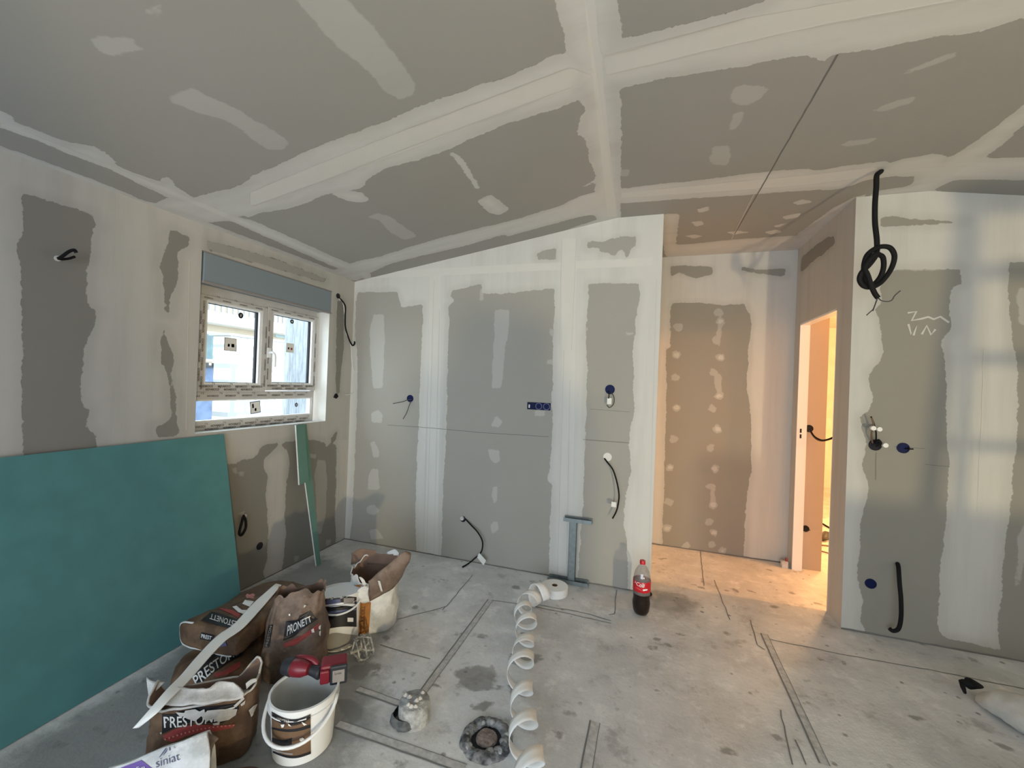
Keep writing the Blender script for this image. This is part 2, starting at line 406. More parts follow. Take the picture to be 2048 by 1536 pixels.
# ---------------- back wall (left of the hallway)
UB = lambda x, y: ax(x, y, 1, YB)
def zcv(x): return np.where(x < XC1, ZE+SL*(x-XL), np.where(x < XC2, ZP, ZP+SR*(x-XC2)))
def wall_fn(y0):
    def fn(U, V): return np.stack([U, np.full_like(U, y0), V*zcv(U)], 1)
    return fn
S = Surface(rng(XL, HX0, .014), np.linspace(0, 1, 185), wall_fn(YB)); S.a0, S.a1 = 0, 2
S.fill('plaster')
c6 = lambda p: [UB(*q) for q in crop(680, 560, .4167, p)]
c5 = lambda p: [UB(*q) for q in crop(1000, 400, .17578, p)]
for g in (
  [(85,60),(200,58),(270,55),(285,100),(298,132),(395,118),(398,200),(390,310),(385,480),(378,700),(370,850),(365,1000),(362,1150),(368,1345),(45,1262),(58,1150),(70,900),(80,640),(85,400),(72,250),(78,100)],
  [(530,75),(540,50),(560,45),(600,38),(660,22),(675,20),(682,60),(690,62),(765,66),(860,55),(960,48),(1030,40),(1030,120),(1025,240),(1020,330),(1022,480),(1015,560),(1020,700),(1012,820),(1008,900),(995,960),(1015,980),(1010,1150),(1005,1300),(1000,1440),(485,1345),(490,1200),(495,1000),(510,750),(515,500),(518,350),(525,200),(518,130),(548,95)],
  [(1190,20),(1250,12),(1330,18),(1432,15),(1440,70),(1428,150),(1415,200),(1418,250),(1405,300),(1410,450),(1408,560),(1415,620),(1395,700),(1385,800),(1400,920),(1385,960),(1370,1050),(1360,1180),(1378,1250),(1380,1330),(1385,1490),(1280,1490),(1140,1450),(1150,1300),(1165,1100),(1175,850),(1180,650),(1187,400),(1180,250),(1192,100)]):
    S.layer('plaster', '-', c6(g))
for g in ([(990,480),(1060,462),(1150,485),(1290,435),(1380,415),(1555,412),(1548,520),(1500,540),(1440,655),(1400,560),(1350,570),(1300,640),(1230,595),(1150,600),(1130,545),(1000,545)],
          [(415,615),(470,590),(540,565),(630,555),(640,675),(560,680),(480,670),(430,680)]):
    S.layer('plaster', '-', c5(g))
for g in ([(740,140),(815,145),(810,230),(790,350),(775,520),(730,520),(732,400),(740,280)],
          [(160,165),(213,165),(215,300),(208,440),(205,520),(160,520),(148,400),(140,250)],
          [(400,50),(400,118),(300,132),(285,95)]):
    S.layer('haze', '+', c6(g))
for g in ([(750,645),(765,665),(785,680),(765,705),(725,700),(735,680)], [(710,810),(765,820),(765,870),(745,880),(720,860)],
          [(735,990),(755,990),(755,1060),(740,1075),(728,1040)], [(735,1155),(760,1160),(760,1205),(725,1220),(722,1180)],
          [(150,640),(180,622),(205,650),(200,690),(150,680)], [(145,780),(165,775),(190,820),(185,850),(160,850)],
          [(150,910),(185,910),(188,1005),(135,1005),(135,950)], [(125,1090),(165,1080),(190,1105),(165,1130),(130,1120)],
          [(140,1200),(175,1195),(210,1240),(150,1245)], [(990,380),(1025,385),(1025,405),(990,405)], [(935,625),(985,628),(980,655),(935,652)],
          [(1370,250),(1410,252),(1410,262),(1380,264)], [(1005,235),(1030,240),(1030,275),(1008,260)], [(1170,225),(1190,228),(1188,245),(1170,245)], [(675,40),(688,40),(686,95),(672,95)]):
    S.layer('haze', '+', c6(g)); 
for g in ([(430,-60),(485,-60),(480,480),(470,1340),(405,1330),(425,600)], [(1062,-200),(1135,-200),(1130,330),(1112,1450),(1045,1450),(1065,350)],
          [(0,-30),(500,-60),(1500,-110),(1500,-70),(500,-22),(0,0)]):
    S.layer('tape', '+', c6(g), 0)
n = (0, -1, 0)
for a in ([(775,850),(838,854),(961,865),(1097,873.5)], [(1166,879),(1259,886)]): ribbon(S.extra, [UB(*q) for q in a], .0035, n, jit=.001)
ribbon(S.extra, [UB(*q) for q in [(1180,818),(1260,824)]], .002, n)
for xa, ya, xb, yb in ((868,560,853,1112), (879,620,868,1113), (856,740,846,1105), (1153,470,1143,700), (1128,700,1115,1150), (1140,760,1133,1152), (1124,480,1118,690), (1313,560,1296,1180)):
    ribbon(S.extra, [UB(xa, ya), UB(xb, yb)], .004, n, jit=.001, slot=2)
ribbon(S.extra, [Vector((XL, YB, .004)), Vector((HX0, YB, .004))], .010, n, jit=.002)
S.build('wall_back', [M_back, M_line, M_soft])

# ---------------- the same wall to the right of the hallway
S = Surface(rng(HX1, XR, .02), np.linspace(0, 1, 150), wall_fn(YB)); S.a0, S.a1 = 0, 2
S.fill('plaster')
c8 = lambda p: [UB(*q) for q in crop(1600, 300, .6767, p)]
for g in (
  [(240,362),(350,352),(475,350),(478,395),(447,400),(441,470),(448,530),(415,565),(430,610),(435,700),(432,800),(440,900),(438,1000),(425,1150),(412,1250),(408,1420),(425,1440),(560,1470),(700,1520),(700,1580),(190,1450),(190,1415),(180,1390),(187,1330),(168,1260),(178,1190),(180,1100),(195,1040),(205,990),(185,940),(198,870),(180,820),(178,790),(205,770),(215,730),(200,660),(235,625),(247,590),(235,500),(220,470),(240,450)],
  [(620,330),(760,330),(760,1600),(590,1520),(585,1400),(602,1260),(597,1200),(617,1100),(632,950),(642,850),(642,650),(627,540),(612,400)],
  [(240,200),(280,196),(330,204),(390,206),(500,212),(380,222),(240,226)]):
    S.layer('plaster', '-', c8(g))
S.layer('plaster', '+', c8([(410,1410),(575,1475),(600,1250),(640,800),(560,800),(450,900)]))
for g in ([(638,405),(700,405),(700,520),(650,520)], [(255,250),(480,240),(480,350),(255,360)], [(640,1150),(700,1020),(700,1100),(640,1300)]):
    S.layer('haze', '+', c8(g))
for st in ([(318,480),(345,478),(330,505),(360,500),(380,492),(395,500),(415,492),(440,510)], [(318,515),(330,545),(345,520),(335,548)], [(360,545),(372,520),(385,545),(400,530)]):
    p = crop(1600, 300, .6767, st)
    ribbon(S.extra, [UB(*q) for q in p], .011, n, jit=.004, slot=2)
for a in ([(1789,893),(1849,897)], [(1850,929),(1899,933)], [(1752,905),(1751,960)]): ribbon(S.extra, [UB(*q) for q in a], .003, n, jit=.001)
ribbon(S.extra, [UB(1968, 700), UB(1955, 1000)], .003, n, jit=.003, slot=2)
ribbon(S.extra, [Vector((HX1, YB, .004)), Vector((XR, YB, .004))], .012, n, jit=.003)
S.build('wall_right', [M_shaded, M_line, M_soft, M_white])

# ---------------- ceiling
def cfn(U, V): return np.stack([U, V, zcv(U)], 1)
S = Surface(cat_(rng(XL, XC1, .018), rng(XC1, XC2, .018), rng(XC2, XR, .03)), cat_(rng(YR, .2, .3), rng(.2, HY, .018)), cfn); S.a0, S.a1 = 0, 1
pL = lambda x, y: at(x, y, (XL, 0, ZE), (-SL, 0, 1)); pP = lambda x, y: ax(x, y, 2, ZP); pR = lambda x, y: at(x, y, (XC2, 0, ZP), (-SR, 0, 1))
def cc(pf, ox, oy, s): return lambda p: [pf(*q) for q in crop(ox, oy, s, p)]
k1 = cc(pL, 0, 0, .390625); k2 = cc(pL, 500, 0, .390625); k3 = cc(pP, 1200, 0, .4141); k4 = cc(pP, 1200, 340, .2539); kz = cc(pP, 1680, 200, .1797); kr = cc(pR, 1680, 200, .1797)
A = lambda g: S.layer('plaster', '+', g)
A(k1([(-300,440),(0,560),(60,590),(90,630),(250,690),(350,730),(480,745),(560,790),(600,850),(760,910),(900,950),(990,1010),(1180,1100),(860,1012),(700,935),(560,865),(400,805),(200,725),(0,655),(-300,560)]))
A(k1([(860,1010),(990,1010),(1200,960),(1400,850),(1650,740),(1792,685),(1900,640),(1900,900),(1500,1065),(1200,1110),(1180,1130),(1070,1140),(990,1115),(780,1050)]))
A(k1([(-300,640),(0,745),(400,890),(800,1050),(1070,1140),(1700,1380),(1792,1410),(1792,1560),(-300,760)]))
A(k1([(1150,1095),(1300,1130),(1500,1220),(1700,1310),(1900,1400),(1900,1440),(1700,1362),(1180,1132)]))
A(k2([(-10,910),(200,820),(400,735),(600,650),(720,610),(860,545),(1000,500),(1150,440),(1350,385),(1450,330),(1540,290),(1640,265),(1760,300),(1690,505),(1560,560),(1350,620),(1200,680),(1030,760),(850,820),(790,835),(690,860),(600,920),(580,960),(430,990),(250,1020),(100,1070),(-20,1115)]))
A(k2([(1530,-120),(1555,0),(1590,100),(1600,180),(1620,270),(1640,340),(1690,505),(1720,560),(1690,610),(1675,680),(1720,720),(1740,830),(1780,900),(1790,950),(1800,1060),(1830,1115),(1900,1115),(1900,-120)]))
A(k2([(470,1365),(560,1335),(650,1318),(800,1270),(950,1225),(1100,1185),(1270,1145),(1370,1120),(1500,1080),(1600,1050),(1700,1000),(1800,975),(1840,1095),(1780,1098),(1700,1108),(1500,1160),(1320,1212),(1300,1200),(1100,1260),(900,1305),(720,1350),(620,1395),(540,1440),(400,1400)]))
A(k2([(540,1440),(700,1402),(800,1378),(1000,1332),(1300,1262),(1600,1183),(1810,1112),(1900,1100),(1900,1300),(500,1500)]))
A(k3([(-40,240),(20,212),(100,190),(250,150),(480,100),(640,55),(800,10),(900,-80),(2400,-200),(2400,60),(2048,85),(1800,160),(1600,182),(1300,245),(1160,255),(1120,270),(1080,296),(1000,268),(830,290),(700,320),(500,345),(300,380),(120,420),(60,432),(-40,440)]))
A(k3([(-40,-200),(-10,-40),(5,80),(20,212),(40,340),(48,470),(60,600),(78,740),(95,880),(102,1060),(-20,1060),(-30,400)]))
A(k3([(80,915),(250,892),(500,868),(700,840),(900,820),(1000,815),(1050,822),(1200,800),(1385,778),(1420,830),(1320,862),(1150,915),(950,922),(700,942),(400,960),(90,985)]))
A(kz([(520,690),(560,700),(680,660),(800,640),(1000,600),(1200,600),(1250,850),(1080,980),(960,1040),(800,1040),(560,1060),(300,1080),(420,1010),(560,990),(760,960),(820,900),(830,850),(560,850),(370,880),(340,840)]))
A(kr([(1180,600),(1320,540),(1400,500),(1600,340),(1900,130),(2048,0),(2400,-280),(2400,-30),(2048,255),(1850,480),(1620,620),(1700,640),(2048,640),(2500,640),(2500,900),(2048,890),(1270,885),(1080,980),(960,1040),(900,800)]))
A(kr([(960,1030),(1050,1010),(1500,1040),(2048,1062),(2500,1080),(2500,1300),(960,1200)]))
# hallway ceiling edges
A(k4([(500,345),(630,345),(612,470),(598,590),(800,575),(1000,552),(1250,535),(1540,515),(1700,560),(1560,680),(520,700),(480,500)]))
A(k4([(1540,515),(1700,400),(1850,290),(2000,215),(2100,190),(2040,260),(1600,640)]))
for i, g in enumerate(([(760,310),(860,285),(850,320),(780,335)], [(720,410),(800,400),(815,430),(760,445)], [(670,520),(740,508),(815,520),(740,540)], [(1510,260),(1600,230),(1680,250),(1560,275)],
          [(1420,370),(1500,350),(1580,340),(1570,370),(1460,390)], [(1360,440),(1470,420),(1400,455)], [(1300,490),(1390,465),(1430,490),(1350,510)], [(1000,490),(1100,480),(1180,490),(1050,510)])):
    S.layer('haze', '+', k4(g)); S.layer('plaster', '+', k4(g))
H = lambda g: S.layer('haze', '+', g)
H(k2([(200,-60),(235,0),(340,120),(450,240),(580,340),(640,400),(700,470),(770,510),(840,480),(850,440),(790,340),(700,230),(590,90),(500,0),(440,-60)]))
H(k1([(870,500),(920,470),(980,450),(1050,480),(1200,550),(1260,590),(1310,620),(1370,645),(1440,695),(1480,740),(1450,765),(1380,770),(1310,730),(1230,660),(1170,620),(1050,585),(880,530)]))
H(k1([(470,210),(510,190),(680,190),(690,230),(730,245),(680,265),(580,285),(510,265)])); H(k1([(710,45),(760,50),(825,25),(815,70),(790,88)]))
H(k2([(600,1110),(660,1090),(720,1110),(860,1210),(790,1230),(720,1190),(660,1130)])); A(k2([(410,990),(470,975),(580,985),(610,1020),(580,1040),(500,1030)]))
A(k2([(1020,780),(1060,790),(1110,840),(1140,900),(1180,960),(1160,970),(1130,920),(1090,880),(1080,850)])); A(k2([(1160,1030),(1230,990),(1330,1070),(1280,1100),(1230,1095)]))
A(k2([(1695,962),(1790,905),(1790,925)])); A(k1([(800,915),(860,905),(900,950),(850,940)]))
for g in ([(630,470),(650,420),(700,405),(820,430),(770,480),(700,515),(640,490)], [(650,545),(695,540),(690,570),(650,630),(620,630)], [(550,710),(620,705),(635,750),(605,800),(545,795),(530,760)],
          [(1460,350),(1600,290),(1725,250),(1700,280),(1560,330),(1480,355)], [(1300,540),(1400,495),(1530,465),(1500,500),(1380,535)], [(1165,700),(1200,680),(1340,665),(1300,690),(1200,710)],
          [(40,475),(100,475),(95,580),(40,580)], [(80,820),(140,820),(140,850),(100,855)]): H(k3(g))
T = lambda g: S.layer('tape', '+', g, 0)
T(k2([(0,985),(400,820),(820,655),(1180,520),(1640,345),(1740,380),(1690,440),(1250,590),(860,745),(400,915),(0,1055)]))
T(k3([(20,270),(700,90),(1100,20),(2048,-130),(2048,-60),(1100,110),(500,245),(40,365)]))
T(k3([(100,930),(1000,845),(1340,805),(1340,850),(900,900),(100,955)]))
T(k2([(1700,-100),(1760,-100),(1880,1110),(1830,1110)]))
T(k1([(0,620),(990,1020),(1300,1150),(1700,1330),(1700,1350),(980,1040),(0,650)]))
nC = (SL, 0, -1); nP = (0, 0, -1)
nL = Vector(nC).normalized()
ribbon(S.extra, [pL(500+.3906*x, .3906*y) for x, y in ((20,1055),(400,915),(820,750),(1250,590),(1660,440))], .005, nL, jit=.001, slot=2)
ribbon(S.extra, [pL(500+.3906*x, .3906*y) for x, y in ((820,655),(1180,520),(1640,345))], .004, nL, jit=.001, slot=2)
for q in ((20,275,700,92), (40,360,900,155), (900,155,2048,-55)): ribbon(S.extra, k3([(q[0],q[1]),(q[2],q[3])]), .004, nP, jit=.001, slot=2)
ribbon(S.extra, [pP(1676,108), pP(1469,468)], .006, nP, jit=.001, slot=1)
ribbon(S.extra, [pP(1512,380), pP(1463,478)], .004, nP, jit=.001, slot=2)
S.build('ceiling', [M_ceil, M_line, M_soft])

# ---------------- left wall with the window opening
WY0, WY1, WZ0, WZ1 = 1.712, 2.742, 1.068, 2.140
def lfn(U, V): return np.stack([np.full_like(U, XL), U, V], 1)
S = Surface(cat_(rng(YR, .5, .25), rng(.5, WY0, .014), rng(WY0, WY1, .014), rng(WY1, YB, .0125)), cat_(rng(0, WZ0, .014), rng(WZ0, WZ1, .014), rng(WZ1, ZE, .0125)), lfn,
            lambda u, v: (u > WY0) & (u < WY1) & (v > WZ0) & (v < WZ1)); S.a0, S.a1 = 1, 2
S.fill('plaster')
UL = lambda x, y: ax(x, y, 0, XL)
w4 = lambda p: [UL(*q) for q in crop(0, 280, .4297, p)]; w1 = lambda p: [UL(*q) for q in crop(340, 440, .1953, p)]; w2 = lambda p: [UL(*q) for q in crop(340, 700, .2994, p)]; w7 = lambda p: [UL(*q) for q in crop(370, 760, .15625, p)]
for g in ([(105,250),(250,290),(430,345),(460,400),(430,420),(425,480),(405,600),(405,720),(420,780),(450,790),(440,870),(410,930),(390,1010),(370,1180),(390,1240),(420,1260),(400,1340),(440,1370),(450,1420),(450,1900),(110,1900),(105,1300),(100,900),(95,560),(75,490),(105,440)],
          [(790,410),(880,450),(880,490),(830,520),(830,650),(790,750),(790,810),(765,800),(760,620),(745,590),(760,540),(780,500)],
          [(765,880),(790,950),(810,1030),(795,1090),(820,1180),(820,1300),(835,1370),(740,1390),(720,1340),(800,1300),(785,1100),(755,1030),(750,930)]): S.layer('plaster', '-', w4(g))
S.layer('plaster', '-', w2([(380,760),(430,765),(470,740),(500,730),(560,725),(590,700),(600,660),(640,630),(720,622),(730,650),(760,620),(840,605),(900,600),(980,600),(1030,620),(1045,650),(1075,620),(1110,630),(1110,900),(1100,1100),(1108,1250),(1100,1320),(1000,1420),(380,1750),(300,1750),(300,1200)]))
S.layer('plaster', '-', w2([(1070,590),(1115,545),(1110,600),(1080,640)]))
S.layer('plaster', '-', w2([(1115,-330),(1160,-330),(1158,30),(1142,120),(1135,290),(1110,290),(1108,130)]))
S.layer('plaster', '+', w2([(735,635),(790,670),(800,760),(780,900),(770,1060),(765,1130),(775,1220),(760,1380),(740,1490),(630,1530),(620,1480),(650,1400),(655,1250),(650,1100),(640,950),(655,850),(625,780),(630,730),(690,670)]))
for g in ([(985,730),(1040,740),(1050,900),(1040,1100),(1010,1230),(985,1230),(975,1000),(965,850)], [(930,690),(975,705),(970,725),(940,715)], [(410,790),(440,785),(455,820),(430,825)], [(455,810),(495,810),(490,840),(465,840)],
          [(830,1380),(860,1370),(865,1400),(830,1420)], [(1040,1270),(1075,1265),(1075,1300),(1045,1310)], [(455,1090),(500,1082),(495,1098),(460,1102)]): S.layer('haze', '+', w2(g))
S.layer('plaster', '-', w1([(380,205),(700,290),(1100,405),(1600,600),(1570,640),(1100,500),(700,395),(380,300)])); S.layer('haze', '+', w1([(380,205),(700,290),(1100,405),(1600,600),(1570,640),(1100,500),(700,395),(380,300)]))
S.layer('tape', '+', w2([(1105,600),(1190,600),(1190,1250),(1100,1250)]), 0)
nX = (1, 0, 0)
ribbon(S.extra, [UL(378, 520), UL(372, 860)], .004, nX, jit=.001, slot=2)
for a in ((682,905,678,1075), (700,905,690,1075)): ribbon(S.extra, [UL(a[0]-6, a[1]), UL(a[2]-6, a[3])], .004, nX, slot=2)
ribbon(S.extra, [Vector((XL, YR, .004)), Vector((XL, YB, .004))], .010, nX, jit=.002)
S.build('wall_left', [M_shaded_left, M_line, M_soft])

# ---------------- hallway walls
UH = lambda x, y: ax(x, y, 1, HY)
S = Surface(rng(HX0, HX1, .014), np.linspace(0, 1, 185), wall_fn(HY)); S.a0, S.a1 = 0, 2; S.fill('plaster')
c7 = lambda p: [UH(*q) for q in crop(1280, 380, .5598, p)]
for g in ([(108,405),(190,402),(300,412),(370,405),(395,450),(398,480),(388,560),(385,640),(380,700),(395,800),(397,920),(398,1000),(385,1060),(375,1180),(370,1330),(80,1290),(80,1180),(85,1080),(90,900),(95,700),(92,570),(108,560)],
          [(107,270),(180,272),(260,275),(258,300),(200,315),(170,308),(140,295),(110,310)], [(365,275),(440,285),(520,280),(520,308),(420,300),(365,288)]): S.layer('plaster', '-', c7(g))
for i, (x, y) in enumerate([(137,490),(131,588),(124,670),(130,778),(120,890),(108,992),(103,1115),(98,1210),(283,436),(288,470),(272,535),(288,598),(262,650),(282,735),(260,780),(275,855),(253,920),(267,995),(252,1058),(262,1125),(245,1185),(265,1225),(257,1265),(295,1288),(165,1272)]):
    S.layer('haze', '+', c7(blob(x, y, 17, 15, i+50)))
    if i % 2: S.layer('plaster', '+', c7(blob(x, y, 11, 9, i+90)))
for g in ([(278,470),(296,480),(284,560),(270,540)], [(262,650),(290,660),(292,735),(272,720)], [(252,1060),(268,1060),(270,1130),(252,1125)]): S.layer('haze', '+', c7(g))
ribbon(S.extra, [Vector((HX0, HY, .004)), Vector((HX1, HY, .004))], .014, n, jit=.002)
S.build('wall_hall_back', [M_shaded, M_line])
DY0, DY1, DZ = 3.232, 3.913, 2.01
UHR = lambda x, y: ax(x, y, 0, HX1)
def hfn(U, V): return np.stack([np.full_like(U, HX1), U, V], 1)
S = Surface(cat_(rng(YB, DY0, .02), rng(DY0, DY1, .02), rng(DY1, HY, .02)), cat_(rng(0, DZ, .02), rng(DZ, ZP, .02)), hfn, lambda u, v: (u > DY0) & (u < DY1) & (v < DZ)); S.a0, S.a1 = 1, 2; S.fill('plaster')
S.layer('plaster', '-', [UHR(*q) for q in crop(1200, 340, .2539, [(1590,690),(1690,600),(1790,530),(1850,520),(1850,580),(1750,670),(1660,730),(1600,800),(1580,790)])])
S.build('wall_hall_right', [M_shaded])

def slab(name, a, b, mat): return struct(MB().box(a, b).build(name, mat))
slab('wall_hall_left', (HX0-.09, YB+.002, 0), (HX0, HY+.05, ZP), M_white)
slab('wall_hall_end', (HX0-.09, HY+.002, 0), (HX1+.02, HY+.07, ZP), M_white)
# room behind the doorway
slab('wall_room_left', (HX1+.03, 3.955, 0), (1.43, 4.03, 2.5), plain('dimmed_plaster', (.42, .36, .31), .85))  # lower light level put into this wall's darker plaster colour
slab('wall_room_side', (1.36, 4.03, 0), (1.43, 7.6, 2.5), M_white)
slab('wall_room_far', (1.43, 7.6, 0), (4.6, 7.7, 2.5), M_white)
slab('wall_room_right', (4.5, 3.1, 0), (4.6, 7.7, 2.5), M_white)
slab('wall_room_near', (HX1+.001, YB+.004, 0), (4.6, YB+.09, 2.62), M_white)
slab('ceiling_room', (HX1+.03, 3.1, 2.5), (4.6, 7.7, 2.56), M_white)
mb = MB(); mb.box((HX1+.0005, DY0-.0, 0), (HX1+.07, DY0+.012, DZ)); mb.box((HX1+.0005, DY1-.012, 0), (HX1+.07, DY1, DZ)); mb.box((HX1+.0005, DY0, DZ-.012), (HX1+.07, DY1, DZ))
dr = struct(mb.build('door_1', M_pvc))
for k in range(2):
    MB().box((HX1+.022, DY1-.0145, 1.075+k*.045), (HX1+.034, DY1-.012, 1.108+k*.045)).build('strike_slot', M_dark, dr)
# walls behind the camera, glazed door to the outside
slab('wall_east', (XR, YR, 0), (XR+.1, YB, 2.6), M_white)
mb = MB(); gx0, gx1, gz = -1.9, 1.5, 2.3
mb.box((XL, YR-.15, 0), (gx0, YR, 2.7)); mb.box((gx1, YR-.15, 0), (XR, YR, 2.7)); mb.box((gx0, YR-.15, gz), (gx1, YR, 2.7)); struct(mb.build('wall_rear', M_white))
mb = MB()
for x in (gx0, -.77, .36, gx1-.06): mb.box((x, YR-.12, 0), (x+.06, YR-.05, gz))
mb.box((gx0, YR-.12, 0), (gx1, YR-.05, .06)); mb.box((gx0, YR-.12, gz-.06), (gx1, YR-.05, gz)); struct(mb.build('window_2', M_pvc))

# ---------------- floor
def ffn(U, V): return np.stack([U, V, np.zeros_like(U)], 1)
S = Surface(cat_(rng(XL, 1.9, .02), rng(1.9, 4.6, .1)), cat_(rng(YR, .7, .2), rng(.7, 4.2, .02), rng(4.2, 7.6, .2)), ffn); S.a0, S.a1 = 0, 1
f5 = lambda p: [fl(*q) for q in crop(780, 1150, .2513, p)]; f6 = lambda p: [fl(*q) for q in crop(640, 1060, .3418, p)]; fr = lambda p: [fl(*q) for q in crop(1280, 1060, .375, p)]
St = lambda g: S.layer('stain', '+', g)
St(f5([(500,770),(560,740),(720,720),(840,730),(830,800),(850,850),(800,900),(690,935),(590,910),(520,880),(540,830)])); St(f5([(645,1040),(740,1010),(830,1005),(810,1040),(720,1090),(670,1080)]))
St(f5([(940,620),(1100,600),(1210,650),(1150,720),(1050,740),(960,700)])); St(f5([(960,90),(1020,85),(1040,105),(980,112)])); St(f5([(930,860),(1060,870),(1150,900),(1080,980),(960,960)]))
St([fl(*q) for q in ((690,1338),(735,1322),(762,1330),(760,1345),(745,1342),(720,1362),(700,1360))]); St([fl(*q) for q in ((735,1345),(762,1338),(760,1350),(742,1352))])
St(fr([(385,1160),(470,1165),(535,1210),(450,1205)])); St(fr([(480,310),(530,320),(520,350)])); St(fr([(330,1030),(355,1045),(340,1060)])); St(fr([(590,850),(640,858),(620,872)]))
St(f6([(1110,325),(1170,322),(1180,345),(1120,345)])); St(f6([(360,625),(390,615),(420,640),(390,655)])); St(fr([(320,250),(345,260),(340,300)]))
St([fl(*q) for q in ((672,1400),(700,1395),(730,1420),(720,1450),(690,1450))]); St(fr([(940,680),(985,690),(960,715)]))
rs = random.Random(4)
for k in range(95):
    x, y = (rs.uniform(-2.15, -1.25), rs.uniform(.55, 1.35)) if k < 30 else (rs.uniform(.1, 2.6), rs.uniform(1.5, 4.0))
    if k >= 75: x, y = rs.uniform(-1.4, .2), rs.uniform(1.3, 3.0)
    r_ = rs.uniform(.008, .026); St([Vector((x+r_*1.5*math.cos(a)*rs.uniform(.6, 1.2), y+r_*math.sin(a)*rs.uniform(.6, 1.2), 0)) for a in np.linspace(0, 6.28, 9)[:-1]])
Du = lambda g: S.layer('grime', '+', g)
Du([fl(*q) for q in ((0,1600),(0,1520),(300,1340),(480,1190),(640,1110),(760,1150),(800,1250),(740,1330),(760,1450),(640,1600))])
Du(fr([(60,320),(180,330),(330,390),(260,460),(60,420)])); Du(fr([(970,455),(1040,520),(980,500)]))
De = lambda g: S.layer('dust', '+', g)
for i, (x, y, a, b) in enumerate(((600,1230,45,12), (560,1290,30,9), (900,1230,40,14), (1040,1160,60,10), (1330,1210,30,10), (1380,1330,60,16), (1345,1420,50,20), (1240,1330,60,25), (1225,1185,25,8), (1630,1240,22,7), (1257,1228,10,5), (960,1260,60,14), (880,1310,60,20), (1150,1420,60,20), (820,1370,40,14), (1840,1350,30,8), (760,1510,60,14), (1000,1330,40,20), (700,1130,50,10), (560,1390,20,8))):
    De([fl(*q) for q in blob(x, y, a, b, i+7)])
nZ = (0, 0, 1)
def groove(a, b, wd, seed):
    a, b = Vector(a), Vector(b); sd = (b-a).normalized().cross(Vector(nZ))
    ribbon(S.extra, [a, b], wd, nZ, off=.0012, jit=.002, slot=1)
    ribbon(S.extra, [a+sd*wd/2, b+sd*wd/2], .007, nZ, off=.0018, jit=.001, slot=2)
    ribbon(S.extra, [a-sd*wd/2, b-sd*wd/2], .0025, nZ, off=.0018, jit=.001, slot=2)
groove(fl(981, 1200), fl(826, 1412), .034, 1)
groove(fl(1528, 1268), fl(1650, 1530), .034, 2)
groove(fl(675, 1448), fl(930, 1538), .036, 3)
groove(fl(1190, 1444), fl(1172, 1545), .04, 4)
groove(fl(715, 1378), fl(812, 1412), .03, 5)
for a in ([(983,1201),(1060,1211),(1075,1215),(1130,1226),(1222,1247)], [(1233,1180),(1229,1228)], [(1060,1208),(1150,1222),(1180,1229),(1222,1242)], [(945,1150),(893,1213),(860,1222),(790,1240)],
          [(1540,1279),(1700,1312),(1860,1340),(2048,1378)], [(1428,1160),(1460,1240)], [(1560,1420),(1585,1530)], [(890,1213),(885,1221)], [(760,1290),(800,1302),(860,1318)],
          [(1229,1228),(1218,1230)], [(1500,1240),(1515,1290),(1530,1300)], [(1590,1480),(1612,1530)], [(1400,1100),(1408,1172)]):
    ribbon(S.extra, [fl(*q) for q in a], .0055, nZ, off=.0016, jit=.003, slot=2)
S.build('floor', [M_floor, M_groove, M_crack], ('stain', 'grime', 'dust'))

# ================================================================== WINDOW
WX = XL-.085                                   # room face of the window frame
uw = lambda x, y: ax(x, y, 0, WX)
def yz(*px): q = [uw(*p) for p in px]; return q
# reveals and sill
mb = MB(); xo = WX-.11
mb.box((xo, WY0-.004, WZ0-.02), (XL-.0015, WY1+.004, WZ0)); mb.box((xo, WY0-.004, WZ1), (XL-.0015, WY1+.004, WZ1+.02))
mb.box((xo, WY0-.02, WZ0-.02), (XL-.0015, WY0, WZ1+.02)); mb.box((xo, WY1, WZ0-.02), (XL-.0015, WY1+.02, WZ1+.02)); struct(mb.build('trim_1', M_white))
def rect(tl, tr, br, bl):
    a, b, c, d = (uw(*p) for p in (tl, tr, br, bl))
    return [(a.y+d.y)/2, (b.y+c.y)/2, (c.z+d.z)/2, (a.z+b.z)/2]
GL = rect((413.5,600.5),(525,621),(521,769),(409,770)); GR = rect((546,625),(629,640),(625,769),(543,769)); GB = rect((390,802),(626,794),(626,827),(390,847.5))
GB[0] = min(GB[0], GL[0]-.02)
y0, y1 = WY0+.005, WY1-.035; BOXZ = 1.962; z0 = WZ0+.001; zt = BOXZ
win = bpy.data.objects.new('window_1', None); COL.objects.link(win); win.location = (WX, (y0+y1)/2, z0); struct(win); bpy.context.view_layer.update()
def frame_mb(o, i, x0, x1):
    """picture-frame bars between outer rectangle o and inner rectangle i (y0,y1,z0,z1)"""
    m = MB(); m.box((x0, o[0], o[2]), (x1, i[0], o[3])); m.box((x0, i[1], o[2]), (x1, o[1], o[3])); m.box((x0, i[0], o[2]), (x1, i[1], i[2])); m.box((x0, i[0], i[3]), (x1, i[1], o[3])); return m
zm = (GB[3]+min(GL[2], GR[2]))/2 + .01; ym = (GL[1]+GR[0])/2
fr_ = MB()
for o, i in (((y0, y1, z0, zm-.012), GB), ((y0, y1, zm-.012, zt), (GL[0]-.045, GR[1]+.035, GL[2]-.045, GL[3]+.03))):
    q = frame_mb(o, i, WX-.07, WX-.012); fr_.add(q.v, q.f)
fr_.build('frame', M_film, win, bevel=.003)
